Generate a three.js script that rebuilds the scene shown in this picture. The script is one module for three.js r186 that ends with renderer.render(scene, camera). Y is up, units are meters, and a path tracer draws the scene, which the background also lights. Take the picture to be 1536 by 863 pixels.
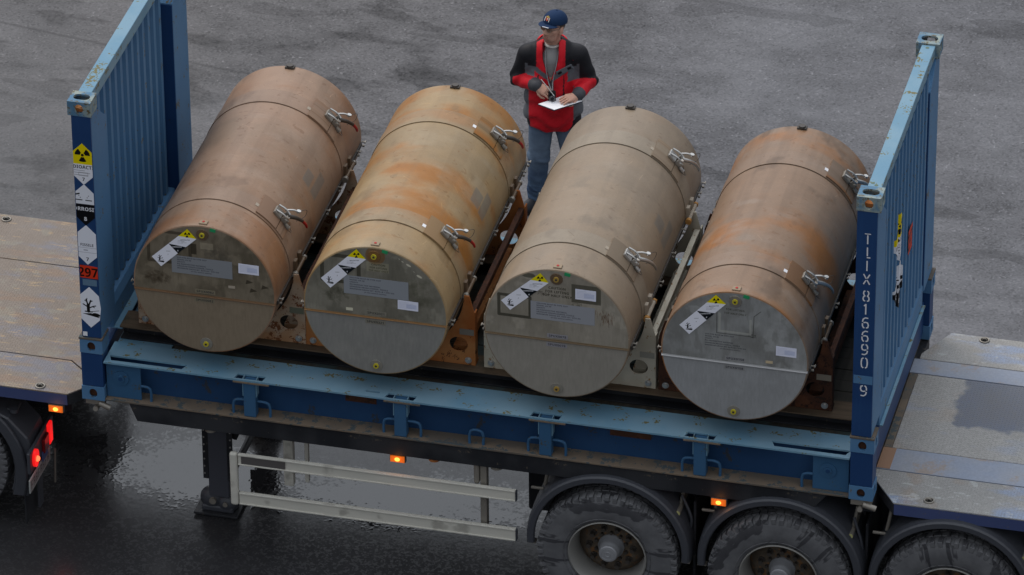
import * as THREE from 'three';
import { RoundedBoxGeometry } from 'three/addons/geometries/RoundedBoxGeometry.js';
import { mergeGeometries } from 'three/addons/utils/BufferGeometryUtils.js';

// ---------------------------------------------------------------- camera, sky, sun, exposure
const D = 1.31;                                     // height of the trailer deck above the ground
const scene = new THREE.Scene();
const camera = new THREE.PerspectiveCamera(5.426, 1024 / 575, 5, 900);
camera.position.set(12.520, 24.860 + D, 38.881);
camera.rotation.order = 'YXZ';
camera.rotation.set(-0.55686, 0.246594, -0.0077423);
const renderer = new THREE.WebGLRenderer({ antialias: true });
renderer.setSize(1024, 575);
renderer.toneMapping = THREE.LinearToneMapping;
renderer.toneMappingExposure = 1.0;
renderer.shadowMap.enabled = true;

const SUN = new THREE.Vector3(-0.50, 0.78, -0.38).normalize();   // where the cloud is thinnest
function skyNoise(x, y) { let s = 0; for (let i = 1; i < 5; i++) s += Math.sin(x * i * 1.3 + i * 2.1 + Math.sin(y * i * 0.9)) * Math.cos(y * i * 1.1 + i) / i; return 0.5 + s * 0.25; }
{ // an even overcast sky, a little brighter round the hidden sun
  const w = 256, h = 128, data = new Float32Array(w * h * 4);
  for (let j = 0; j < h; j++) for (let i = 0; i < w; i++) {
    const el = ((j + 0.5) / h - 0.5) * Math.PI, az = ((i + 0.5) / w - 0.5) * 2 * Math.PI;
    const d = new THREE.Vector3(Math.cos(el) * Math.cos(az), Math.sin(el), Math.cos(el) * Math.sin(az));
    const up = Math.max(0, d.y), s = Math.max(0, d.dot(SUN)), q = Math.max(0, -0.25 * d.x + 0.50 * d.y - 0.83 * d.z);
    const cl = 0.85 + 0.3 * skyNoise(d.x / (d.y + 0.35) * 1.6, d.z / (d.y + 0.35) * 1.6);
    let L = 0.90 * (0.24 + 0.98 * up + 0.45 * Math.pow(s, 3) + 0.85 * Math.pow(q, 6)) * (d.y > 0 ? cl : 1);
    if (d.y < 0) L *= 0.5;
    const k = (j * w + i) * 4;
    data[k] = L * 0.93; data[k + 1] = L * 0.985; data[k + 2] = L * 1.07; data[k + 3] = 1;
  }
  const t = new THREE.DataTexture(data, w, h, THREE.RGBAFormat, THREE.FloatType);
  t.mapping = THREE.EquirectangularReflectionMapping; t.magFilter = THREE.LinearFilter; t.minFilter = THREE.LinearFilter;
  t.wrapS = THREE.RepeatWrapping; t.needsUpdate = true;
  scene.background = t; scene.environment = t;
  scene.backgroundIntensity = 1; scene.environmentIntensity = 1;
}
const sun = new THREE.DirectionalLight(0xfff1e2, 1.35);
sun.position.copy(SUN).multiplyScalar(40).add(new THREE.Vector3(3, 0, 0));
sun.target.position.set(3, 0, 0);
sun.castShadow = true; sun.shadow.radius = 45; sun.shadow.mapSize.set(2048, 2048);
Object.assign(sun.shadow.camera, { left: -9, right: 9, top: 9, bottom: -9, near: 1, far: 90 });
scene.add(sun, sun.target);

// ---------------------------------------------------------------- helpers
function rng(seed) { let a = seed >>> 0; return () => { a = (a + 0x6D2B79F5) | 0; let t = Math.imul(a ^ (a >>> 15), 1 | a); t = (t + Math.imul(t ^ (t >>> 7), 61 | t)) ^ t; return ((t ^ (t >>> 14)) >>> 0) / 4294967296; }; }
const PERM = new Float32Array(65536); { const r = rng(7); for (let i = 0; i < 65536; i++) PERM[i] = r(); }
function vn(x, y) { // value noise, 256 cells before it repeats
  const xi = Math.floor(x), yi = Math.floor(y); let fx = x - xi, fy = y - yi; fx = fx * fx * (3 - 2 * fx); fy = fy * fy * (3 - 2 * fy);
  const x0 = xi & 255, x1 = (xi + 1) & 255, y0 = (yi & 255) << 8, y1 = ((yi + 1) & 255) << 8;
  const a = PERM[y0 + x0], b = PERM[y0 + x1], c = PERM[y1 + x0], d = PERM[y1 + x1];
  return a + (b - a) * fx + (c - a + (a - b - c + d) * fx) * fy;
}
function fbm(x, y, n = 4) { let s = 0, a = 0.5, t = 0; for (let i = 0; i < n; i++) { s += a * vn(x, y); t += a; a *= 0.5; x = x * 2.03 + 17.3; y = y * 2.03 + 9.1; } return s / t; }
const sm = (a, b, x) => { const t = Math.min(1, Math.max(0, (x - a) / (b - a))); return t * t * (3 - 2 * t); };
const mix = (a, b, t) => a + (b - a) * t;
const mix3 = (a, b, t) => [mix(a[0], b[0], t), mix(a[1], b[1], t), mix(a[2], b[2], t)];
const enc = (v) => { v = Math.min(1, Math.max(0, v)); return 255 * (v < 0.0031308 ? v * 12.92 : 1.055 * Math.pow(v, 1 / 2.4) - 0.055); };
const ENC = new Uint8Array(4097); for (let i = 0; i <= 4096; i++) ENC[i] = Math.round(enc(i / 4096));
const enc8 = (v) => ENC[Math.min(4096, Math.max(0, Math.round(v * 4096)))];
// fn(u, v) -> linear [r, g, b]; v up
function colourTex(w, h, fn, repeat = true, post) {
  const a = new Uint8Array(w * h * 4);
  for (let j = 0; j < h; j++) for (let i = 0; i < w; i++) { const c = fn((i + 0.5) / w, (j + 0.5) / h), k = (j * w + i) * 4; a[k] = enc8(c[0]); a[k + 1] = enc8(c[1]); a[k + 2] = enc8(c[2]); a[k + 3] = 255; }
  if (post) post(a, w, h);
  return fin(new THREE.DataTexture(a, w, h), true, repeat);
}
function greyTex(w, h, fn, repeat = true) {
  const a = new Uint8Array(w * h * 4);
  for (let j = 0; j < h; j++) for (let i = 0; i < w; i++) { const c = Math.min(255, Math.max(0, 255 * fn((i + 0.5) / w, (j + 0.5) / h))), k = (j * w + i) * 4; a[k] = a[k + 1] = a[k + 2] = c; a[k + 3] = 255; }
  return fin(new THREE.DataTexture(a, w, h), false, repeat);
}
function fin(t, srgb, repeat) {
  t.colorSpace = srgb ? THREE.SRGBColorSpace : THREE.NoColorSpace; t.magFilter = THREE.LinearFilter; t.minFilter = THREE.LinearMipmapLinearFilter; t.generateMipmaps = true;
  t.wrapS = t.wrapT = repeat ? THREE.MirroredRepeatWrapping : THREE.ClampToEdgeWrapping; t.needsUpdate = true; return t;
}
function canvasTex(w, h, draw, srgb = true) {
  const c = document.createElement('canvas'); c.width = w; c.height = h; draw(c.getContext('2d'), w, h);
  const t = new THREE.CanvasTexture(c); t.colorSpace = srgb ? THREE.SRGBColorSpace : THREE.NoColorSpace; t.anisotropy = 8; return t;
}
const lin = (r, g, b) => new THREE.Color().setRGB(r, g, b);
function mat(o) {
  const p = { roughness: 0.6, metalness: 0, ...o }, phys = !(p.metalness > 0.2);
  if (phys && p.specularIntensity === undefined) p.specularIntensity = 0.32;          // weathered, dusty surfaces
  if (Array.isArray(p.color)) p.color = lin(...p.color);
  return phys ? new THREE.MeshPhysicalMaterial(p) : new THREE.MeshStandardMaterial(p);
}
const used = new Set();
function numbered(n) { if (!used.has(n)) { used.add(n); return n; } let i = 1; while (used.has(`${n}_${String(i).padStart(3, '0')}`)) i++; const s = `${n}_${String(i).padStart(3, '0')}`; used.add(s); return s; }
function prep(g) { // bare position, normal, uv and no index
  if (g.index) g = g.toNonIndexed();
  for (const k of Object.keys(g.attributes)) if (!['position', 'normal', 'uv', 'color'].includes(k)) g.deleteAttribute(k);
  if (!g.attributes.normal) g.computeVertexNormals();
  if (!g.attributes.uv) g.setAttribute('uv', new THREE.BufferAttribute(new Float32Array(g.attributes.position.count * 2), 2));
  return g;
}
function uvBox(g, off = [0, 0]) { // uv in metres along the face's own plane
  g = prep(g); const p = g.attributes.position, n = g.attributes.normal, u = g.attributes.uv;
  for (let i = 0; i < p.count; i += 3) {
    const nx = Math.abs(n.getX(i) + n.getX(i + 1) + n.getX(i + 2)), ny = Math.abs(n.getY(i) + n.getY(i + 1) + n.getY(i + 2)), nz = Math.abs(n.getZ(i) + n.getZ(i + 1) + n.getZ(i + 2));
    for (let k = i; k < i + 3; k++) {
      const x = p.getX(k), y = p.getY(k), z = p.getZ(k);
      if (ny >= nx && ny >= nz) u.setXY(k, x + off[0], -z + off[1]); else if (nx >= nz) u.setXY(k, z + off[0], y + off[1]); else u.setXY(k, x + off[0], y + off[1]);
    }
  }
  return g;
}
function join(gs) { gs = gs.map(prep); return gs.length === 1 ? gs[0] : mergeGeometries(gs, false); }
function obj(name, gs, m, parent, keepUv) {
  let g = join(Array.isArray(gs) ? gs : [gs]); if (!keepUv) g = uvBox(g);
  const o = new THREE.Mesh(g, m); o.name = parent && parent !== scene ? name : numbered(name); o.castShadow = o.receiveShadow = true;
  (parent || scene).add(o); return o;
}
function each(name, gs, m, parent) { return gs.map((g) => obj(name, [g], m, parent)); }
function again(name, mesh, parent) { const o = new THREE.Mesh(mesh.geometry, mesh.material); o.name = name; o.castShadow = o.receiveShadow = true; parent.add(o); return o; }
function thing(name, label, category, [x, y, z] = [0, 0, 0], turn = 0, group) {
  const o = new THREE.Group(); o.name = numbered(name); o.position.set(x, y, z); o.rotation.y = turn; o.userData = { label, category }; if (group) o.userData.group = group; scene.add(o); return o;
}
function tag(o, label, category, group) { o.userData = { label, category }; if (group) o.userData.group = group; return o; }
const box = (w, h, d, x, y, z, r = 0.004) => { const g = r ? new RoundedBoxGeometry(w, h, d, 1, Math.min(r, w / 2.1, h / 2.1, d / 2.1)) : new THREE.BoxGeometry(w, h, d); return g.translate(x, y, z); };
const bar = (x0, x1, y0, y1, z0, z1, r = 0.004) => box(x1 - x0, y1 - y0, z1 - z0, (x0 + x1) / 2, (y0 + y1) / 2, (z0 + z1) / 2, r);
function cyl(r0, r1, len, seg = 20) { return new THREE.CylinderGeometry(r0, r1, len, seg); }
function rod(a, b, r, seg = 10, r2 = r) { // from a to b
  const A = new THREE.Vector3(...a), B = new THREE.Vector3(...b), d = B.clone().sub(A), L = d.length();
  const g = new THREE.CylinderGeometry(r2, r, L, seg);
  g.applyQuaternion(new THREE.Quaternion().setFromUnitVectors(new THREE.Vector3(0, 1, 0), d.normalize()));
  return g.translate((A.x + B.x) / 2, (A.y + B.y) / 2, (A.z + B.z) / 2);
}
const tube = (pts, r, n = 16, seg = 8, closed = false) => new THREE.TubeGeometry(new THREE.CatmullRomCurve3(pts.map((p) => new THREE.Vector3(...p)), closed), n, r, seg, closed);
function shapeOf(pts, holes = []) { const s = new THREE.Shape(pts.map((p) => new THREE.Vector2(...p))); for (const h of holes) s.holes.push(Array.isArray(h) ? new THREE.Path(h.map((p) => new THREE.Vector2(...p))) : h); return s; }
const disc = (x, y, rx, ry = rx, n = 24) => { const a = []; for (let i = 0; i < n; i++) { const t = -i / n * 2 * Math.PI; a.push([x + rx * Math.cos(t), y + ry * Math.sin(t)]); } return a; };
function stadium(x, y, w, h, n = 6) { // rounded slot
  const r = Math.min(w, h) / 2, a = []; const lx = w / 2 - r, ly = h / 2 - r;
  for (const [sx, sy, t0] of [[1, 1, 0], [-1, 1, 1], [-1, -1, 2], [1, -1, 3]]) for (let i = 0; i <= n; i++) { const t = (t0 + i / n) * Math.PI / 2; a.push([x + sx * lx + r * Math.cos(t), y + sy * ly + r * Math.sin(t)]); }
  return a.reverse();
}
// extrude in the named plane: 'xy' towards +z, 'xz' (y up; second coordinate is z), 'zy' towards +x (first coordinate is z)
function ext(pts, holes, depth, plane = 'xy', at = 0, bevel = 0) {
  const g = new THREE.ExtrudeGeometry(shapeOf(plane === 'xy' ? pts : pts.map(([a, b]) => [a, -b]).map((p, i) => plane === 'xz' ? p : [-pts[i][0], pts[i][1]]), holes.map((h) => plane === 'xy' ? h : h.map((p) => plane === 'xz' ? [p[0], -p[1]] : [-p[0], p[1]]))), { depth: depth - 2 * bevel, bevelEnabled: bevel > 0, bevelThickness: bevel, bevelSize: bevel, bevelOffset: -bevel, bevelSegments: 1, curveSegments: 12 });
  g.translate(0, 0, bevel);
  if (plane === 'xz') { g.rotateX(-Math.PI / 2); g.translate(0, at, 0); }
  else if (plane === 'zy') { g.rotateY(Math.PI / 2); g.translate(at, 0, 0); }
  else g.translate(0, 0, at);
  return g;
}
function bboxUv(g, ax = [0, 1], flip = 1) { // uv 0..1 across the bounding box
  g = prep(g); g.computeBoundingBox(); const b = g.boundingBox, p = g.attributes.position, u = g.attributes.uv; const get = [(i) => p.getX(i), (i) => p.getY(i), (i) => p.getZ(i)], lo = b.min.toArray(), hi = b.max.toArray();
  for (let i = 0; i < p.count; i++) { let a = (get[ax[0]](i) - lo[ax[0]]) / (hi[ax[0]] - lo[ax[0]]); if (flip < 0) a = 1 - a; u.setXY(i, a, (get[ax[1]](i) - lo[ax[1]]) / (hi[ax[1]] - lo[ax[1]])); }
  return g;
}
// ---------------------------------------------------------------- materials
function paintTex(base, worn, rust, seed, o = {}) { // 2 m square: paint with faded patches, scuffs and rust flecks
  const { fade = 0.35, flecks = 0.62, size = 512, streak = 0 } = o;
  return colourTex(size, size, (u, v) => {
    const x = u * 8 + seed, y = v * 8 + seed * 1.7;
    let c = mix3(base, worn, fade * sm(0.35, 0.75, fbm(x * 0.8, y * 0.8, 4)) + 0.12 * (vn(x * 40, y * 40) - 0.5));
    if (streak) c = mix3(c, worn, streak * sm(0.55, 0.8, fbm(x * 9, y * 0.7, 3)));
    const f = fbm(x * 3.1 + 40, y * 3.1, 4) * 0.75 + 0.25 * vn(x * 24, y * 24);
    return mix3(c, rust, sm(flecks, flecks + 0.06, f));
  });
}
const rep = (t, x, y = x) => { t.repeat.set(x, y); return t; };
const T = {};
T.blue = rep(paintTex([0.070, 0.165, 0.300], [0.110, 0.215, 0.345], [0.11, 0.10, 0.075], 3, { flecks: 0.69 }), 0.5);
T.deep = rep(paintTex([0.030, 0.088, 0.175], [0.042, 0.108, 0.20], [0.06, 0.06, 0.05], 71, { flecks: 0.70 }), 0.5);
T.pale = rep(paintTex([0.120, 0.240, 0.335], [0.175, 0.285, 0.360], [0.13, 0.115, 0.045], 11, { flecks: 0.66, fade: 0.8 }), 0.5);
T.navy = rep(paintTex([0.013, 0.042, 0.125], [0.020, 0.062, 0.165], [0.03, 0.04, 0.06], 5, { flecks: 0.78, streak: 0.3 }), 0.5);
T.web = rep(paintTex([0.014, 0.046, 0.115], [0.020, 0.060, 0.140], [0.035, 0.04, 0.05], 23, { flecks: 0.70, fade: 0.6 }), 0.5);
T.rusty = rep(paintTex([0.105, 0.088, 0.072], [0.165, 0.125, 0.090], [0.060, 0.075, 0.080], 17, { flecks: 0.58, fade: 0.9 }), 0.7);
T.orange = rep(paintTex([0.32, 0.100, 0.026], [0.40, 0.18, 0.065], [0.09, 0.035, 0.016], 29, { flecks: 0.66, fade: 0.9 }), 0.8);
T.casting = rep(paintTex([0.075, 0.165, 0.260], [0.26, 0.30, 0.27], [0.10, 0.075, 0.035], 53, { flecks: 0.60, fade: 1.0 }), 2.2);
T.darkrust = rep(paintTex([0.060, 0.026, 0.016], [0.13, 0.050, 0.024], [0.028, 0.016, 0.012], 31, { flecks: 0.58, fade: 0.8 }), 1.2);
T.cream = rep(paintTex([0.50, 0.46, 0.37], [0.40, 0.36, 0.28], [0.22, 0.11, 0.04], 37, { flecks: 0.70, fade: 0.8 }), 1.0);
T.creamrust = rep(paintTex([0.42, 0.32, 0.23], [0.36, 0.19, 0.09], [0.16, 0.055, 0.02], 47, { flecks: 0.56, fade: 0.9 }), 1.1);
T.black = rep(paintTex([0.016, 0.017, 0.020], [0.035, 0.036, 0.040], [0.07, 0.06, 0.05], 41, { flecks: 0.74, fade: 0.7 }), 0.6);
T.wood = rep(colourTex(512, 512, (u, v) => { const g = fbm(u * 5, v * 70, 4), n = fbm(u * 9, v * 9 + 8, 4); return mix3(mix3([0.070, 0.050, 0.034], [0.150, 0.105, 0.068], g), [0.045, 0.045, 0.032], sm(0.5, 0.75, n)); }), 0.7);
T.floor = rep(colourTex(512, 512, (u, v) => { const g = fbm(u * 60, v * 5, 4), n = fbm(u * 9, v * 9 + 8, 4); return mix3(mix3([0.030, 0.027, 0.022], [0.070, 0.062, 0.050], g), [0.05, 0.07, 0.07], sm(0.5, 0.75, n)); }), 0.5);
T.alu = rep(colourTex(256, 256, (u, v) => { const n = fbm(u * 6, v * 30, 4), s = sm(0.6, 0.8, fbm(u * 12 + 3, v * 12, 4)); return mix3(mix3([0.44, 0.43, 0.38], [0.54, 0.52, 0.46], n), [0.20, 0.19, 0.165], s * 0.6); }), 0.7);
T.rubber = rep(colourTex(512, 512, (u, v) => { const n = fbm(u * 14, v * 14, 5), s = sm(0.60, 0.66, fbm(u * 5 + 3, v * 22, 3)); return mix3(mix3([0.072, 0.073, 0.079], [0.135, 0.136, 0.142], n), [0.020, 0.020, 0.024], s * 0.7); }), 1.1);
T.hub = rep(colourTex(256, 256, (u, v) => { const n = fbm(u * 10, v * 10, 4); return mix3(mix3([0.055, 0.043, 0.032], [0.12, 0.095, 0.070], n), [0.16, 0.085, 0.04], sm(0.62, 0.7, fbm(u * 14 + 5, v * 14, 3))); }), 3);
T.fine = rep(greyTex(256, 256, (u, v) => 0.35 + 0.5 * fbm(u * 60, v * 60, 3)), 4);
const grain = { bumpMap: T.fine, bumpScale: 0.0008 };
const M = {
  blue: mat({ map: T.blue, roughness: 0.45, ...grain }),
  casting: mat({ map: T.casting, roughness: 0.55, ...grain }),
  deep: mat({ map: T.deep, roughness: 0.45, ...grain }),
  pale: mat({ map: T.pale, roughness: 0.42, ...grain }),
  navy: mat({ map: T.navy, roughness: 0.38, ...grain }),
  web: mat({ map: T.web, roughness: 0.5, ...grain }),
  rusty: mat({ map: T.rusty, roughness: 0.8, ...grain }),
  orange: mat({ map: T.orange, roughness: 0.75, ...grain }),
  darkrust: mat({ map: T.darkrust, roughness: 0.75, ...grain }),
  cream: mat({ map: T.cream, roughness: 0.6, ...grain }),
  creamrust: mat({ map: T.creamrust, roughness: 0.65, ...grain }),
  black: mat({ map: T.black, roughness: 0.42, ...grain }),
  wood: mat({ map: T.wood, roughness: 0.8, ...grain }),
  floor: mat({ map: T.floor, roughness: 0.7, ...grain }),
  alu: mat({ map: T.alu, roughness: 0.5, specularIntensity: 0.7, ...grain }),
  rubber: mat({ map: T.rubber, roughness: 0.62, ...grain }),
  plastic: mat({ color: [0.040, 0.043, 0.052], roughness: 0.45, specularIntensity: 0.9, ...grain }),
  hub: mat({ map: T.hub, roughness: 0.7, ...grain }),
  rim: mat({ color: [0.24, 0.235, 0.22], roughness: 0.45, metalness: 0.2, ...grain }),
  steel: mat({ color: [0.46, 0.45, 0.43], roughness: 0.32, metalness: 0.75 }),
  dullsteel: mat({ color: [0.24, 0.22, 0.19], roughness: 0.5, metalness: 0.5 }),
  darksteel: mat({ color: [0.055, 0.048, 0.042], roughness: 0.5, metalness: 0.4 }),
  brass: mat({ color: [0.42, 0.27, 0.06], roughness: 0.45, metalness: 0.3 }),
  yellow: mat({ color: [0.45, 0.38, 0.03], roughness: 0.5 }),
  green: mat({ color: [0.02, 0.26, 0.10], roughness: 0.5 }),
  redplastic: mat({ color: [0.36, 0.022, 0.018], roughness: 0.42 }),
  white: mat({ color: [0.72, 0.73, 0.76], roughness: 0.5 }),
  tan: mat({ color: [0.34, 0.29, 0.23], roughness: 0.6 }),
  void: mat({ color: [0.012, 0.012, 0.012], roughness: 0.9 }),
};

// ---------------------------------------------------------------- ground: damp asphalt, standing water under the trailer
{
  const S = 14, X0 = -5, Z0 = -9;                       // the textured square; beyond it the pattern is mirrored
  const wet = (x, z) => {                               // 0 dry .. 1 soaked
    const n = fbm(x * 0.9 + 3, z * 0.9 + 7, 4) - 0.5;
    const far = sm(-1.0, 0.25, z + n * 1.5 - 0.2 * Math.max(0, x - 2)), left = sm(1.0, -2.4, x + n * 2.2) * sm(-6.4, -2.2, z + n * 2);
    return Math.max(far, left * 0.38);
  };
  const pool = (x, z, speck) => {                       // water level against the stones
    const n = fbm(x * 0.75 + 20, z * 1.3 + 5, 4), g = fbm(x * 4 + 2, z * 7, 3);
    const home = Math.max(Math.exp(-((x - 0.35) ** 2 / 1.5 + (z - 1.25) ** 2 / 0.35)), 0.85 * Math.exp(-((x - 2.0) ** 2 / 2.6 + (z - 1.25) ** 2 / 0.16)));
    return sm(0.47, 0.58, n * 0.32 + g * 0.24 + home * 0.44 + (speck - 0.5) * 0.34);
  };
  const N = 2048, col = new Uint8Array(N * N * 4), rgh = new Uint8Array(N * N * 4), bmp = new Uint8Array(N * N * 4), spc = new Uint8Array(N * N * 4);
  for (let j = 0; j < N; j++) for (let i = 0; i < N; i++) {
    const x = X0 + (i + 0.5) / N * S, z = Z0 + S - (j + 0.5) / N * S, k = (j * N + i) * 4;
    const stone = vn(x * 75, z * 75), stone2 = vn(x * 38 + 9, z * 38), big = fbm(x * 0.55, z * 0.75 + 4, 5), mid = fbm(x * 3.2 + 4, z * 5.2, 4);
    const w = wet(x, z), speck = 0.55 * stone + 0.45 * stone2, p = pool(x, z, speck) * sm(0.4, 0.8, w);
    const grit = PERM[((i * 48611 + j * 22699 + (i * j)) & 65535)], tiny = PERM[((i * 7919 + j * 104729) & 65535)];
    let a = 0.110 + 0.045 * (big - 0.5) + 0.070 * (mid - 0.5) + 0.075 * (stone - 0.5) * stone2 * 1.6 + 0.024 * (tiny - 0.5);
    const joint = Math.abs(z + 4.62 - 0.16 * x + 0.05 * (fbm(x * 2, 3, 3) - 0.5)); if (x < -0.2 && joint < 0.03) a *= mix(0.62, 1, joint / 0.03);
    if (stone > 0.94 && stone2 > 0.64) a += 0.08; if (stone < 0.06 && stone2 < 0.4) a *= 0.55;       // pale chippings
    const scuff = sm(0.53, 0.66, fbm(x * 1.5 + 31, z * 3.6, 4)) * sm(1.6, -1.5, x + 0.3 * z);   // old dirt smears on the left
    a *= 1 - 0.42 * scuff * (0.4 + 0.9 * stone2);
    if (fbm(x * 1.1 + 60, z * 3.1, 3) > 0.74) a *= 0.78;
    a = mix(a, 0.10, 0.55 * w) * mix(1, 0.28, w);
    a *= mix(1, 0.75, p);
    const warm = sm(3.0, -3.0, x + z * 0.3) * 0.035;
    col[k] = enc8(a * (0.97 + warm)); col[k + 1] = enc8(a * 0.975); col[k + 2] = enc8(a * (1.05 - warm * 1.4)); col[k + 3] = 255;
    let r = mix(0.66, 0.24, w) + 0.16 * (stone - 0.5) + 0.16 * (mid - 0.5) * (1 - w) - 0.14 * sm(0.5, 0.68, big) * (1 - w);
    r = mix(r, mix(0.18, 0.36, sm(0.35, 0.75, 0.3 * grit + 0.7 * speck)), w * 0.85); r = mix(r, 0.03, p);
    rgh[k] = rgh[k + 1] = rgh[k + 2] = 255 * Math.min(1, Math.max(0.03, r)); rgh[k + 3] = 255;
    let b = 0.45 * stone + 0.3 * stone2 + 0.25 * mid; b = mix(b, 0.5 + (b * 0.85 + 0.15 * grit - 0.5) * 0.15, w); b = mix(b, 0.60 + 0.006 * vn(x * 3, z * 6), p);
    bmp[k] = bmp[k + 1] = bmp[k + 2] = 255 * b; bmp[k + 3] = 255; spc[k] = spc[k + 1] = spc[k + 2] = 255; spc[k + 3] = 255 * Math.min(1, 0.18 + 0.42 * w + 0.5 * p);
  }
  const tex = (a, s) => { const t = fin(new THREE.DataTexture(a, N, N), s, true); t.anisotropy = 8; return t; };
  const m = mat({ map: tex(col, true), roughnessMap: tex(rgh, false), roughness: 1, bumpMap: tex(bmp, false), bumpScale: 0.005, specularIntensity: 1, specularIntensityMap: tex(spc, false) });
  const g = new THREE.PlaneGeometry(600, 600).rotateX(-Math.PI / 2), p = g.attributes.position, u = g.attributes.uv;
  for (let i = 0; i < p.count; i++) u.setXY(i, (p.getX(i) - X0) / S, (Z0 + S - p.getZ(i)) / S);
  const o = new THREE.Mesh(g, m); o.name = numbered('ground'); o.receiveShadow = true; o.userData = { kind: 'structure', label: 'grey damp asphalt yard, soaked under the trailer' }; scene.add(o);
}
// ---------------------------------------------------------------- print: placards, stickers, lettering
const trefoil = (c, x, y, r, col = '#111') => { c.fillStyle = col; c.beginPath(); c.arc(x, y, r * 0.2, 0, 7); c.fill(); for (let i = 0; i < 3; i++) { const a = Math.PI / 2 + i * 2 * Math.PI / 3; c.beginPath(); c.arc(x, y, r, a - Math.PI / 6, a + Math.PI / 6); c.arc(x, y, r * 0.32, a + Math.PI / 6, a - Math.PI / 6, true); c.fill(); } };
function deadTree(c, x, y, s) { // bare tree, water line and a fish lying on the bank
  c.fillStyle = c.strokeStyle = '#111'; c.lineCap = 'round';
  const br = (pts, w) => { c.lineWidth = w * s; c.beginPath(); pts.forEach(([a, b], i) => i ? c.lineTo(x + a * s, y + b * s) : c.moveTo(x + a * s, y + b * s)); c.stroke(); };
  br([[-0.12, 0.3], [-0.12, -0.1]], 0.17); br([[-0.12, -0.02], [-0.22, -0.42]], 0.08); br([[-0.1, -0.04], [0.03, -0.38]], 0.08); br([[-0.13, 0.05], [-0.36, -0.1], [-0.4, -0.12]], 0.06); br([[-0.1, 0.1], [0.16, -0.04], [0.28, -0.08]], 0.06);
  br([[-0.19, -0.28], [-0.3, -0.36]], 0.04); br([[-0.2, -0.36], [-0.17, -0.5]], 0.04); br([[0, -0.3], [0.12, -0.36]], 0.04); br([[0.1, -0.02], [0.22, 0.04]], 0.04); br([[-0.3, 0.32], [0.08, 0.32]], 0.06);
  c.beginPath(); c.moveTo(x - 0.45 * s, y + 0.47 * s); c.lineTo(x + 0.02 * s, y + 0.4 * s); c.lineTo(x + 0.5 * s, y + 0.62 * s); c.lineTo(x + 0.42 * s, y + 0.64 * s); c.closePath(); c.fill();
  c.beginPath(); c.ellipse(x + 0.3 * s, y + 0.47 * s, 0.22 * s, 0.1 * s, 0.15, 0, 7); c.fill(); c.lineWidth = 0.025 * s; c.beginPath(); c.moveTo(x + 0.05 * s, y + 0.3 * s); c.lineTo(x + 0.45 * s, y + 0.2 * s); c.stroke();
}
function corrosiveMarks(c, x, y, s) { c.fillStyle = '#222'; c.save(); c.translate(x, y); c.rotate(-0.3); c.fillRect(-0.5 * s, -0.3 * s, 0.34 * s, 0.09 * s); c.restore(); c.fillRect(x - 0.5 * s, y + 0.2 * s, 0.42 * s, 0.06 * s); c.fillRect(x + 0.1 * s, y + 0.2 * s, 0.4 * s, 0.06 * s); for (const [a, b] of [[-0.3, -0.08], [-0.22, 0.04], [0.2, 0.02], [0.28, -0.1]]) c.fillRect(x + a * s, y + b * s, 0.04 * s, 0.06 * s); }
const lines = (c, x, y, w, n, dy, col = '#8a8a92') => { c.fillStyle = col; for (let i = 0; i < n; i++) c.fillRect(x, y + i * dy, w * (0.6 + 0.4 * ((i * 37) % 10) / 10), Math.max(1, dy * 0.22)); };
function txt(c, s, x, y, px, col = '#161616', face = 'sans-serif', weight = 'bold', align = 'center') { c.fillStyle = col; c.font = `${weight} ${px}px ${face}`; c.textAlign = align; c.textBaseline = 'middle'; c.fillText(s, x, y); }
// each placard is printed whole (a square on its corner) and the post carries the strip of it that it has room for
const placards = {
  radioactive(c, w) { c.fillStyle = '#d6d7de'; c.fillRect(0, 0, w, w); c.fillStyle = '#d9c400'; c.fillRect(0, 0, w, w * 0.5); trefoil(c, w / 2, w * 0.28, w * 0.165); txt(c, 'RADIOACTIVE', w / 2, w * 0.57, w * 0.112, '#222'); lines(c, w * 0.3, w * 0.65, w * 0.4, 3, w * 0.055); c.strokeStyle = '#888'; c.lineWidth = 2; c.strokeRect(w * 0.4, w * 0.7, w * 0.2, w * 0.08); txt(c, '7', w / 2, w * 0.87, w * 0.11, '#222'); },
  corrosive(c, w) { c.fillStyle = '#d3d5dc'; c.fillRect(0, 0, w, w); corrosiveMarks(c, w * 0.48, w * 0.30, w * 0.36); c.fillStyle = '#0d0e12'; c.fillRect(0, w * 0.48, w, w * 0.52); txt(c, 'CORROSIVE', w / 2, w * 0.60, w * 0.125, '#d8d9de'); txt(c, '8', w / 2, w * 0.84, w * 0.13, '#d8d9de'); },
  fissile(c, w) { c.fillStyle = '#d6d8e0'; c.fillRect(0, 0, w, w); txt(c, 'FISSILE', w * 0.5, w * 0.5, w * 0.088, '#3a3a40'); c.strokeStyle = '#8c8c94'; c.lineWidth = 2; c.strokeRect(w * 0.28, w * 0.57, w * 0.44, w * 0.12); lines(c, w * 0.42, w * 0.62, w * 0.16, 1, w * 0.1); txt(c, '7', w / 2, w * 0.86, w * 0.12, '#222'); },
  environment(c, w) { c.fillStyle = '#d8dae2'; c.fillRect(0, 0, w, w); deadTree(c, w * 0.51, w * 0.48, w * 0.40); },
};
const placardMat = Object.fromEntries(Object.entries(placards).map(([k, f]) => [k, mat({ map: canvasTex(256, 256, f), roughness: 0.4 })]));
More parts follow.
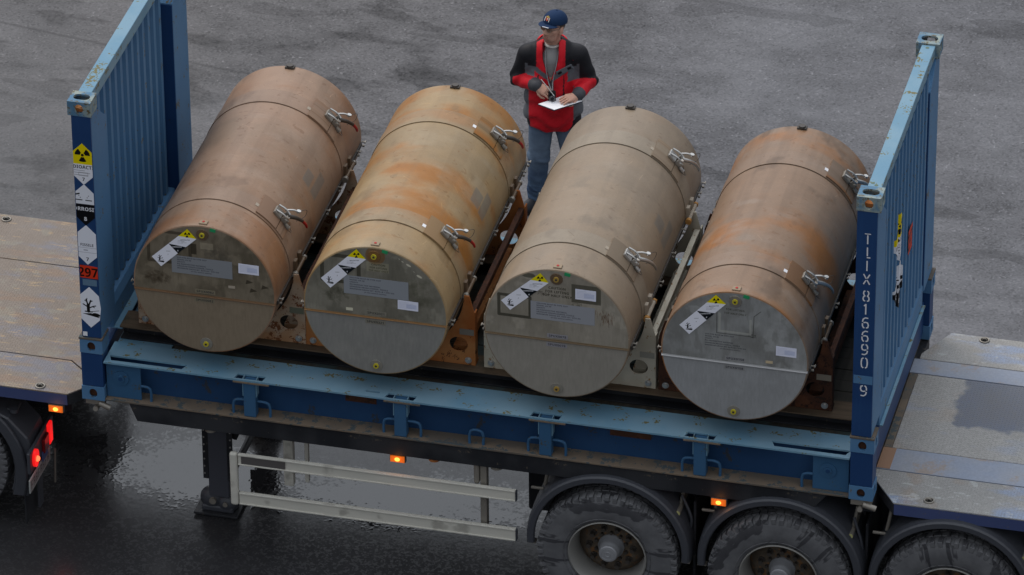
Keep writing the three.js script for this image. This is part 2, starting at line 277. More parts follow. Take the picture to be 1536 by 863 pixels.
const orangePlate = mat({ map: canvasTex(256, 128, (c, w, h) => { c.fillStyle = '#c8341a'; c.fillRect(0, 0, w, h); txt(c, '2977', w * 0.52, h * 0.54, h * 0.92, '#1a0d0a'); c.strokeStyle = '#3a1a12'; c.lineWidth = 5; c.strokeRect(2, 2, w - 4, h - 4); }), roughness: 0.45 });
const stickerMat = mat({ map: canvasTex(512, 160, (c, w, h) => { // four signs in a row, each turned on its corner: seen from the end that hangs lowest
  c.fillStyle = '#dcdde6'; c.fillRect(0, 0, w, h);
  c.save(); c.beginPath(); c.rect(0, 0, w, h); c.clip();
  const q = h * 0.5;
  const at = (x, f) => { c.save(); c.translate(x, h / 2); c.rotate(0.745); f(); c.restore(); };
  c.fillStyle = '#d9c800'; c.beginPath(); c.moveTo(w, 0); c.lineTo(w * 0.755, 0); c.lineTo(w, h); c.closePath(); c.fill();
  c.save(); c.translate(w * 0.915, h * 0.33); c.rotate(0.745); trefoil(c, 0, 0, h * 0.215); c.restore();
  c.fillStyle = '#11171c'; c.beginPath(); c.moveTo(w * 0.475, 0); c.lineTo(w * 0.70, h); c.lineTo(w * 0.475, h); c.closePath(); c.fill();
  c.save(); c.translate(w * 0.545, h * 0.62); c.rotate(0.745); txt(c, 'CORROSIVE', 0, -h * 0.06, h * 0.125, '#d8d9de'); c.restore(); c.save(); c.translate(w * 0.515, h * 0.85); c.rotate(0.745); txt(c, '8', 0, 0, h * 0.15, '#d8d9de'); c.restore();
  at(w * 0.70, () => { lines(c, -q * 0.5, -q * 0.3, q * 1.0, 3, q * 0.2, '#9a9aa4'); }); c.save(); c.translate(w * 0.80, h * 0.55); c.rotate(0.745); txt(c, 'RADIOACTIVE', 0, 0, h * 0.10, '#333'); lines(c, -q * 0.5, q * 0.2, q * 0.8, 2, q * 0.2, '#999'); c.restore();
  at(w * 0.33, () => { txt(c, 'FISSILE', 0, -q * 0.2, h * 0.085, '#777'); txt(c, '7', 0, q * 0.32, h * 0.12, '#444'); });
  at(w * 0.12, () => deadTree(c, 0, 0, h * 0.52));
  c.restore();
}), roughness: 0.4 });
const paperMat = mat({ map: canvasTex(128, 64, (c, w, h) => { c.fillStyle = '#d3d5e4'; c.fillRect(0, 0, w, h); c.fillStyle = '#b9bfd6'; c.fillRect(w * 0.42, h * 0.35, w * 0.5, h * 0.45); lines(c, 8, 10, w * 0.8, 6, 8, '#a9adc2'); }), roughness: 0.6 });
const plateText = ['USA 9196 B(U)F-96 TYPE 3327', 'MODEL UX-30', 'UN2977', 'RQ RADIOACTIVE MATERIAL', 'URANIUM HEXAFLUORIDE, FISSILE', 'MAXIMUM GROSS WT. 8270 LB / 3751 KG', '(IF HEEL RESIDUE SHIPPED)'];
function plateDraw(c, x, y, w, h, col) { const dy = h / 8.2; plateText.forEach((s, i) => { const px = dy * (i === 6 ? 0.62 : 0.84); c.fillStyle = col; c.font = `bold ${px}px sans-serif`; c.textAlign = i === 6 ? 'center' : 'left'; c.textBaseline = 'middle'; c.fillText(s, i === 6 ? x + w * 0.45 : x, y + dy * (i + 1) , w * 0.96); }); }
const dataPlateMat = (bg, ink) => mat({ map: canvasTex(512, 180, (c, w, h) => { c.fillStyle = bg; c.fillRect(0, 0, w, h); plateDraw(c, w * 0.09, -4, w * 0.88, h, ink); }), roughness: 0.5 });
function serialMat(s, bg, ink) { return mat({ map: canvasTex(160, 40, (c, w, h) => { c.fillStyle = bg; c.fillRect(0, 0, w, h); txt(c, s, w / 2, h * 0.54, h * 0.74, ink, 'sans-serif', 'bold'); }), roughness: 0.5 }); }
// stencilled number down the right-hand post: strokes with the bridges a stencil leaves
const glyphs = { T: [[[0, 1], [1, 1]], [[0.5, 0.86], [0.5, 0]]], L: [[[0.5, 1], [0.5, 0.14]], [[0.42, 0], [1, 0]]], I: [[[0.5, 1], [0.5, 0]]], X: [[[0, 1], [0.44, 0.55]], [[0.56, 0.45], [1, 0]], [[1, 1], [0.6, 0.6]], [[0.4, 0.4], [0, 0]]],
  8: [[[0.36, 1], [0.15, 0.94], [0.08, 0.75], [0.2, 0.56], [0.36, 0.52]], [[0.64, 1], [0.85, 0.94], [0.92, 0.75], [0.8, 0.56], [0.64, 0.52]], [[0.36, 0.5], [0.1, 0.42], [0.02, 0.22], [0.12, 0.04], [0.36, 0]], [[0.64, 0.5], [0.9, 0.42], [0.98, 0.22], [0.88, 0.04], [0.64, 0]]],
  1: [[[0.2, 0.82], [0.5, 1], [0.5, 0]]], 6: [[[0.95, 0.98], [0.5, 1], [0.15, 0.86], [0.03, 0.58]], [[0.03, 0.44], [0.04, 0.2], [0.2, 0.02], [0.38, 0]], [[0.6, 0], [0.9, 0.06], [0.98, 0.3], [0.85, 0.52], [0.5, 0.56], [0.2, 0.5]]], 0: [[[0.36, 1], [0.1, 0.9], [0.02, 0.6], [0.02, 0.4], [0.1, 0.1], [0.36, 0]], [[0.64, 1], [0.9, 0.9], [0.98, 0.6], [0.98, 0.4], [0.9, 0.1], [0.64, 0]]] };
glyphs[9] = glyphs[6].map((s) => s.map(([x, y]) => [1 - x, 1 - y]));
const stencilTex = canvasTex(128, 1700, (c, w, h) => {
  c.fillStyle = '#000'; c.fillRect(0, 0, w, h); const sx = w / 0.11, sy = h / 1.44, top = 2.29;
  const at = (ch, y) => { c.strokeStyle = '#fff'; c.lineWidth = 0.0098 * sy; c.lineCap = 'butt'; c.lineJoin = 'round'; for (const s of glyphs[ch]) { c.beginPath(); s.forEach(([a, b], i) => { const X = w / 2 + (a - 0.5) * 0.046 * sx, Y = (top - y - (b - 0.5) * 0.086) * sy; i ? c.lineTo(X, Y) : c.moveTo(X, Y); }); c.stroke(); } };
  ['T', 'L', 'I', 'X'].forEach((s, i) => at(s, 2.245 - i * 0.113)); ['8', '1', '6', '6', '9', '0'].forEach((s, i) => at(s, 1.765 - i * 0.114)); at('9', 0.955);
}, false);
// ---------------------------------------------------------------- flat rack container: 20 ft, two end walls, open sides
const L = 6.058, W = 2.438, H = 2.591;
{
  const t = thing('flat_rack_container', 'blue flat rack container with ribbed end walls carrying the four drums', 'container', [0, D, 0]);
  // castings: hollow blocks with slots in their faces
  function casting(x0, z0, y0, outX, outZ, m = M.casting) {
    const w = 0.178, d = 0.162, h = 0.118, e = 0.016, x1 = x0 + w, z1 = z0 + d, y1 = y0 + h, cx = x0 + w / 2, cz = z0 + d / 2, cy = y0 + h / 2, gs = [];
    const plan = [[x0, z0], [x1, z0], [x1, z1], [x0, z1]], top = y0 > 1, yy = top ? y1 - e : y0;
    gs.push(ext(plan, [stadium(cx, cz, 0.126, 0.078)], e, 'xz', yy));
    gs.push(ext(plan, [], e, 'xz', top ? y0 : y1 - e));
    const a = y0 + e, b = y1 - e;
    for (const s of [-1, 1]) { // faces across z
      const zf = s > 0 ? z1 - e : z0;
      gs.push(ext([[x0, a], [x1, a], [x1, b], [x0, b]], s === outZ ? [disc(cx, cy, 0.032, 0.040)] : [], e, 'xy', zf));
      const xf = s > 0 ? x1 - e : x0;
      gs.push(ext([[z0 + e, a], [z1 - e, a], [z1 - e, b], [z0 + e, b]], s === outX ? [disc(cz, cy, 0.028, 0.04)] : [], e, 'zy', xf));
    }
    const k = obj('corner_casting', gs, m, t);
    obj('casting_core', [bar(x0 + 0.03, x1 - 0.03, y0 + 0.02, y0 + (top ? 0.05 : 0.09), z0 + 0.03, z1 - 0.03, 0)], top ? M.orange : M.darkrust, k);
  }
  for (const [x0, ox] of [[0, -1], [L - 0.178, 1]]) for (const [z0, oz] of [[0, -1], [W - 0.162, 1]]) {
    casting(x0, z0, H - 0.118, ox, oz); casting(x0, z0, 0, ox, oz, M.blue);
    casting(x0 + 0.002, z0, 0.415, ox, oz, M.blue);
    // lower stump between the two castings, and its worn lip
    obj('post_stump', [bar(x0 + 0.004, x0 + 0.172, 0.12, 0.413, z0 + 0.005, z0 + 0.157)], M.navy, t);
    obj('stump_lip', [bar(x0 - 0.004, x0 + 0.182, 0.534, 0.552, z0 - 0.002, z0 + 0.168)], M.rusty, t);
    // post: deep box, navy on its outer face, with a sloping head behind the casting
    const near = oz > 0, za = near ? W - 0.36 : 0.005, zb = near ? W - 0.005 : 0.36;
    const xa = x0 + (ox < 0 ? 0.022 : 0.004), xb = xa + 0.152;
    const zs = near ? [[za, 0.553], [zb - 0.012, 0.553], [zb - 0.012, H - 0.119], [zb - 0.14, H - 0.119], [za, H - 0.30]] : [[za, 0.553], [zb, 0.553], [zb, H - 0.30], [za + 0.14, H - 0.119], [za, H - 0.119]];
    const p = obj('corner_post', [ext(zs, [], 0.152, 'zy', xa, 0.004)], M.blue, t);
    obj('post_face', [bar(xa + 0.002, xb - 0.002, 0.556, H - 0.121, near ? zb - 0.013 : za - 0.004, near ? zb : za + 0.004, 0.002)], M.navy, p);
    obj('post_face', [bar(xa + 0.004, xb - 0.004, 0.60, H - 0.31, near ? za - 0.004 : zb - 0.002, near ? za + 0.002 : zb + 0.004, 0.002)], M.navy, p);
  }
  // repainted light band on the right-hand post
  obj('paint_band', [bar(5.892, 6.032, 1.012, 1.082, W - 0.006, W - 0.0025, 0)], mat({ map: T.blue, roughness: 0.5 }), t);
  // end walls
  const prof = (z) => { const P = 0.141, q = ((z - 0.37) / P) % 1, k = 0.042; return q < 0.36 ? 0 : q < 0.50 ? k * (q - 0.36) / 0.14 : q < 0.86 ? k : k * (1 - q) / 0.14; };
  const zk = []; for (let i = 0; ; i++) { for (const q of [0, 0.36, 0.5, 0.86]) { const z = 0.37 + (i + q) * 0.141; if (z < W - 0.372) zk.push(z); } if (0.37 + i * 0.141 > W) break; }
  zk.push(W - 0.37);
  function sheet(zs, y0, y1, x, s, th) { // folded sheet following the ribs
    const pos = []; const A = zs.map((z) => [x + s * prof(z), z]);
    const quad = (a, b, c, d) => pos.push(...a, ...b, ...c, ...a, ...c, ...d);
    for (let i = 0; i < A.length - 1; i++) for (const o of [0, -th * s]) {
      const a = [A[i][0] + o, y0, A[i][1]], b = [A[i + 1][0] + o, y0, A[i + 1][1]], c = [b[0], y1, b[2]], d = [a[0], y1, a[2]];
      if ((o === 0) === (s > 0)) quad(b, a, d, c); else quad(a, b, c, d);
    }
    const g = new THREE.BufferGeometry(); g.setAttribute('position', new THREE.Float32BufferAttribute(pos, 3)); g.computeVertexNormals(); return g;
  }
  const wallMat = M.blue, rustSpot = mat({ color: [0.12, 0.16, 0.12], roughness: 0.8 });
  for (const s of [-1, 1]) {
    const x = s < 0 ? 0.062 : L - 0.068;
    obj('ribbed_wall', [sheet(zk, 0.66, H - 0.10, x, 1, 0.003)], wallMat, t);
    const xo = s < 0 ? 0.030 : L - 0.134, tr = obj('top_rail', [bar(xo, xo + 0.104, H - 0.112, H - 0.012, 0.163, W - 0.163, 0.006)], M.pale, t);
    for (const z of s > 0 ? [0.205, W - 0.20, W - 0.225] : []) obj('rust_spot', [cyl(0.014, 0.014, 0.003, 12).translate(xo + (z > 1 ? 0.03 + 0.03 * (z > 2.22) : 0.05), H - 0.0125, z)], rustSpot, tr);
    const xs = s < 0 ? 0.03 : L - 0.155;
    const sill = obj('bottom_rail', [ext([[xs, 0.43], [xs + 0.125, 0.43], [xs + 0.125, 0.60], [xs + 0.10, 0.66], [xs + 0.02, 0.66], [xs, 0.60]].map(([a, b]) => [a, b]), [], W - 0.73, 'xy', 0.365, 0.003)], M.blue, t);
    obj('rail_lip', [bar(s < 0 ? xs + 0.06 : xs + 0.127, s < 0 ? xs + 0.19 : xs + 0.150, 0.425, 0.437, 0.366, W - 0.366, 0.002)], M.pale, sill);
    obj('end_sill', [bar(s < 0 ? 0.05 : L - 0.14, s < 0 ? 0.14 : L - 0.05, 0.06, 0.34, 0.165, W - 0.165)], M.navy, t);
    for (const z of [0.75, 1.65]) obj('sill_post', [bar(s < 0 ? 0.04 : L - 0.15, s < 0 ? 0.13 : L - 0.06, 0.342, 0.428, z - 0.05, z + 0.05)], M.navy, t);
  }
  // side rails
  const stakes = [1.31, 2.475, 3.585, 4.755];
  for (const s of [1, -1]) {
    const Z = (z) => s > 0 ? W - z : z, zr = (a, b) => s > 0 ? [W - b, W - a] : [a, b];
    const pts = [[0.18, Z(0.002)], [L - 0.18, Z(0.002)], [L - 0.18, Z(0.30)], [0.18, Z(0.30)]];
    const holes = [];
    for (const x of stakes) holes.push([[x - 0.115, Z(0.018)], [x + 0.105, Z(0.018)], [x + 0.118, Z(0.082)], [x - 0.100, Z(0.082)]]);
    holes.push([[2.20, Z(0.060)], [2.31, Z(0.060)], [2.31, Z(0.082)], [2.20, Z(0.082)]]);
    for (const [a, b] of [[0.23, 0.78], [5.31, 5.84]]) holes.push([[a, Z(0.040)], [b, Z(0.040)], [b + 0.03, Z(0.105)], [a - 0.03, Z(0.105)]]);
    obj('top_flange', [ext(pts, s > 0 ? holes : [], 0.014, 'xz', 0.338)], M.pale, t);
    const [wa, wb] = zr(0.150, 0.162); obj('rail_web', [bar(0.18, L - 0.18, 0.022, 0.337, wa, wb, 0)], M.web, t);
    const [fa, fb] = zr(0.002, 0.30); obj('bottom_flange', [bar(0.18, L - 0.18, 0.004, 0.021, fa, fb, 0.003)], M.rusty, t);
    if (s < 0) continue;
    obj('fork_pocket', [bar(2.02, 2.26, 0.19, 0.30, W - 0.149, W - 0.146, 0)], M.darkrust, t); obj('fork_pocket', [bar(4.05, 4.36, 0.19, 0.27, W - 0.149, W - 0.146, 0)], M.darkrust, t);
    for (const x of stakes) {
      const sp = obj('stake_pocket', [bar(x - 0.045, x + 0.05, 0.022, 0.337, W - 0.085, W - 0.010, 0.008)], M.deep, t);
      each('divider', [bar(x - 0.052, x - 0.046, 0.20, 0.349, W - 0.084, W - 0.018, 0), bar(x + 0.051, x + 0.057, 0.20, 0.349, W - 0.084, W - 0.018, 0)], M.pale, sp);
      obj('pocket_lip', [bar(x - 0.12, x + 0.16, 0.322, 0.337, W - 0.012, W + 0.004, 0.003)], M.rusty, sp);
    }
    const hoop = (x0, x1, ends = 3) => { // lashing bar bent down to the flange
      const y = 0.145, z = W - 0.05, r = 0.011, a = [];
      if (ends & 1) a.push([x0, 0.02, z], [x0, y - 0.05, z], [x0 + 0.012, y - 0.012, z], [x0 + 0.05, y, z]); else a.push([x0, y, z]);
      if (ends & 2) a.push([x1 - 0.05, y, z], [x1 - 0.012, y - 0.012, z], [x1, y - 0.05, z], [x1, 0.02, z]); else a.push([x1, y, z]);
      obj('lashing_hoop', [tube(a, r, 24, 8)], M.deep, t);
    };
    for (const x of stakes) { hoop(x - 0.135, x - 0.046, 1); hoop(x + 0.051, x + 0.15, 2); }
    hoop(3.00, 3.105); hoop(0.455, 0.53, 2); hoop(5.52, 5.60, 1);
    for (const x of [0.32, 5.735]) { // gusset plates with a round boss
      const gp = obj('gusset_plate', [bar(x - 0.135, x + 0.135, 0.022, 0.336, W - 0.058, W - 0.045, 0.003)], M.deep, t);
      obj('boss', [cyl(0.062, 0.062, 0.01, 24).rotateX(Math.PI / 2).translate(x - 0.02, 0.20, W - 0.041), cyl(0.030, 0.030, 0.022, 16).rotateX(Math.PI / 2).translate(x - 0.02, 0.20, W - 0.036)], M.deep, gp);
      obj('hole', [cyl(0.017, 0.017, 0.024, 12).rotateX(Math.PI / 2).translate(x - 0.02, 0.20, W - 0.0345)], M.web, gp);
    }
  }
  // floor boards between the rails
  const r = rng(4); const n = 12, bw = (W - 0.62) / n;
  for (let i = 0; i < n; i++) obj('floor_board', [bar(0.62, L - 0.20, 0.285, 0.326 + 0.004 * r(), 0.31 + i * bw + 0.003, 0.31 + (i + 1) * bw - 0.003, 0.004)], M.floor, t);
  obj('floor_plate', [bar(0.19, 0.612, 0.29, 0.328, 0.31, W - 0.31, 0.003)], M.pale, t);
  each('crossmember', [bar(0.3, L - 0.3, 0.06, 0.28, 0.7, 0.78), bar(0.3, L - 0.3, 0.06, 0.28, 1.66, 1.74)], M.navy, t);

  // print on the left-hand post: squares on their corner, cropped to the width of the post and folded at the edges
  function placard(kind, cy, half, x0, x1, tip = 0) {
    const cx = 0.098, hx = half, pts = [];
    const cut = (x) => half - Math.abs(x - cx);
    pts.push([cx, cy + half]); if (cut(x1) > 0) pts.push([x1, cy + cut(x1)]); if (tip > 0) pts.push([x1 + tip, cy + 0.0]); if (cut(x1) > 0) pts.push([x1, cy - cut(x1)]);
    pts.push([cx, cy - half]); pts.push([x0, cy - cut(x0)]); pts.push([x0, cy + cut(x0)]);
    let g = ext(pts.reverse(), [], 0.002, 'xy', W - 0.004); g = prep(g);
    const p = g.attributes.position, u = g.attributes.uv; for (let i = 0; i < p.count; i++) u.setXY(i, 0.5 + (p.getX(i) - cx) / (half * 2), 0.5 + (p.getY(i) - cy) / (2 * half));
    return obj('placard', g, placardMat[kind], t, true);
  }
  placard('radioactive', 2.065, 0.177, 0.026, 0.170); placard('corrosive', 1.715, 0.177, 0.030, 0.170); placard('fissile', 1.368, 0.172, 0.030, 0.171); placard('environment', 0.822, 0.178, 0.026, 0.170, 0.012);
  { const g = prep(ext([[0.034, 1.08], [0.171, 1.074], [0.171, 1.182], [0.034, 1.192]], [], 0.002, 'xy', W - 0.0035)); const p = g.attributes.position, u = g.attributes.uv; for (let i = 0; i < p.count; i++) u.setXY(i, 0.10 + (p.getX(i) - 0.034) / 0.137 * 0.66, (p.getY(i) - 1.074) / 0.118); obj('number_plate', g, orangePlate, t, true); }
  obj('tape_scrap', [bar(0.05, 0.16, 1.012, 1.066, W - 0.0045, W - 0.003, 0)], mat({ color: [0.10, 0.17, 0.25], roughness: 0.3 }), t);
  obj('paint_spot', [bar(0.032, 0.066, 0.565, 0.60, W - 0.0045, W - 0.003, 0)], M.white, t);
  // stencilled number on the right-hand post
  { const g = new THREE.PlaneGeometry(0.11, 1.44).translate(5.968, 2.29 - 0.72, W - 0.0018); obj('stencilled_number', g, mat({ color: [0.62, 0.63, 0.66], roughness: 0.6, alphaMap: stencilTex, transparent: true }), t, true); }
  // placards stuck over the ribs of the right-hand wall
  function draped(kind, zc, yc, half, clip) {
    const x = L - 0.068, pos = [], uv = []; const zs = zk.filter((z) => z > zc - half && z < zc + half); zs.unshift(zc - half); zs.push(zc + half);
    const all = []; for (let i = 0; i < zs.length - 1; i++) for (let k = 0; k < 4; k++) all.push(mix(zs[i], zs[i + 1], k / 4)); all.push(zc + half);
    for (let i = 0; i < all.length - 1; i++) {
      const a = all[i], b = all[i + 1], ha = half - Math.abs(a - zc), hb = half - Math.abs(b - zc);
      const P = (z, y) => { pos.push(x + prof(z) + 0.004, y, z); uv.push(0.5 - (z - zc) / (2 * half), 0.5 + (y - yc) / (2 * half)); };
      if (clip && clip(0.5 * (a + b))) continue;
      P(b, yc - hb); P(a, yc - ha); P(a, yc + ha); P(b, yc - hb); P(a, yc + ha); P(b, yc + hb);
    }
    const g = new THREE.BufferGeometry(); g.setAttribute('position', new THREE.Float32BufferAttribute(pos, 3)); g.setAttribute('uv', new THREE.Float32BufferAttribute(uv, 2)); g.computeVertexNormals();
    obj('placard', g, placardMat[kind], t, true);
  }
  draped('radioactive', 1.47, 1.70, 0.21, (z) => z < 1.36); draped('corrosive', 1.45, 1.28, 0.21, (z) => z < 1.33);
  { const g = new THREE.PlaneGeometry(0.16, 0.22).rotateY(Math.PI / 2).translate(L - 0.0185, 1.44, 1.06); obj('number_plate', g, orangePlate, t, true); }
}

// ---------------------------------------------------------------- beams under the cradles
const beamNear = thing('steel_beam', 'long rusty steel beam lying along the near side under the drum cradles', 'beam', [L / 2, D + 0.332, 1.955], 0, 'beams under the cradles');
obj('top_flange', [bar(-L / 2 + 0.2, L / 2 - 0.2, 0.106, 0.118, -0.115, 0.115, 0.002)], M.wood, beamNear);
obj('web', [bar(-L / 2 + 0.2, L / 2 - 0.2, 0.013, 0.105, -0.02, 0.02, 0)], M.black, beamNear); obj('bottom_flange', [bar(-L / 2 + 0.2, L / 2 - 0.2, 0.0, 0.012, -0.115, 0.105, 0.002)], M.black, beamNear);
const beamFar = beamNear.clone(); beamFar.name = numbered('steel_beam'); beamFar.position.z = 0.44; beamFar.userData = { label: 'long rusty steel beam lying along the far side behind the drum cradles', category: 'beam', group: 'beams under the cradles' }; scene.add(beamFar);
// ---------------------------------------------------------------- the trailer
const deckRight = mat({ map: rep(colourTex(1024, 1024, (u, v) => {
  const x = u * 10, y = v * 10; let c = mix3([0.235, 0.232, 0.222], [0.305, 0.295, 0.280], fbm(x * 0.9, y * 1.3, 4)); const sp = vn(u * 300, v * 300);
  c = mix3(c, [0.20, 0.27, 0.42], 0.75 * sm(0.52, 0.72, fbm(x * 0.5 + 9, y * 1.5 + 2, 4)) * (0.5 + 0.5 * sp));
  c = mix3(c, [0.26, 0.20, 0.155], 0.5 * sm(0.58, 0.78, fbm(x * 1.4 + 30, y * 1.4, 5)));
  c = mix3(c, [0.42, 0.43, 0.42], 0.5 * sm(0.68, 0.74, fbm(x * 3 + 50, y * 7, 4)));
  return c.map((k) => k * (0.86 + 0.28 * sp)); }), 0.42), roughness: 0.5 });
const deckMainRight = mat({ map: colourTex(1024, 512, (u, v) => { // near edge at v = 0; u along the deck
  const X = u * 2.4, Z = (1 - v) * 1.04, sp = vn(X * 90, Z * 90), n = fbm(X * 3, Z * 3, 4) - 0.5;
  let c = mix3([0.250, 0.240, 0.222], [0.31, 0.30, 0.285], fbm(X * 2.2, Z * 2.2, 4));
  c = mix3(c, [0.30, 0.26, 0.22], sm(0.55, 0.7, fbm(X * 1.6 + 7, Z * 4, 4)) * 0.6); c = mix3(c, [0.20, 0.25, 0.36], 0.4 * sm(0.5, 0.7, fbm(X * 2 + 40, Z * 5, 4)));
  const e = Math.hypot(Math.max(0, 0.40 - X + 0.30 * Math.max(0, 0.3 - Z)) * 1.3, Math.max(0, Z - 0.60) * 1.0);
  const wetN = sm(0.10, 0.03, e + n * 0.20 + 0.05 * (vn(X * 26, Z * 26) - 0.5) - (Z < 0.25 ? 0.16 * (0.25 - Z) - 0.0 : 0));
  c = mix3(c, mix3([0.110, 0.113, 0.125], [0.090, 0.112, 0.165], fbm(X * 3 + 3, Z * 3, 4)), wetN * (0.75 + 0.25 * sp));
  return c.map((k) => k * (0.86 + 0.28 * sp)); }, false), roughness: 0.42 });
const deckLeft = mat({ map: rep(colourTex(1024, 1024, (u, v) => {
  const x = u * 10, y = v * 10, sp = vn(u * 300, v * 300), sp2 = fbm(u * 90, v * 90, 3); let c = mix3([0.225, 0.185, 0.150], [0.255, 0.218, 0.185], fbm(x * 0.8, y * 1.2, 4));
  c = mix3(c, [0.195, 0.215, 0.275], 0.55 * sm(0.52, 0.78, fbm(x * 0.7 + 12, y * 1.9 + 4, 4) + 0.14 * (sp2 - 0.5)));
  c = mix3(c, [0.275, 0.195, 0.140], 0.7 * sm(0.56, 0.78, fbm(x * 0.6 + 31, y * 2.2, 4) + 0.12 * (sp2 - 0.5)));
  c = mix3(c, [0.30, 0.285, 0.23], 0.45 * sm(0.58, 0.74, fbm(x * 2.4 + 51, y * 2.4, 5)));
  c = mix3(c, [0.40, 0.30, 0.19], 0.7 * sm(0.70, 0.76, fbm(x * 2.2 + 91, y * 9, 4)));
  return [0.90, 0.88, 0.87].map((w, i) => c[i] * w * (0.90 + 0.12 * sp + 0.10 * (sp2 - 0.5))); }), 0.42), roughness: 0.5 });
const lipMat = mat({ map: rep(paintTex([0.045, 0.062, 0.150], [0.060, 0.078, 0.17], [0.10, 0.09, 0.09], 61, { flecks: 0.72 }), 0.7), roughness: 0.5 });
const stripMat = mat({ map: rep(colourTex(512, 512, (u, v) => { const x = u * 10, y = v * 10; let c = mix3([0.21, 0.25, 0.335], [0.265, 0.272, 0.29], fbm(x * 1.2, y * 1.2, 4)); c = mix3(c, [0.27, 0.215, 0.175], 0.8 * sm(0.56, 0.70, fbm(x * 0.9 + 21, y * 1.1, 5) + 0.1 * (vn(x * 22, y * 22) - 0.5))); return c.map((k) => k * (0.92 + 0.16 * vn(u * 200, v * 200))); }), 0.5), roughness: 0.5 });
const chequer = rep(greyTex(256, 256, (u, v) => { // raised lozenges, alternately turned
  const i = Math.floor(u * 8), j = Math.floor(v * 8), a = u * 8 - i - 0.5, b = v * 8 - j - 0.5, p = (i + j) & 1 ? a + b : a - b, q = (i + j) & 1 ? a - b : a + b; return sm(1, 0.75, Math.hypot(p / 0.62, q / 0.2)); }), 6);
for (const m of [deckRight, deckLeft, deckMainRight]) { m.bumpMap = m === deckMainRight ? rep(chequer.clone(), 12, 5.2) : chequer; m.bumpScale = 0.003; }

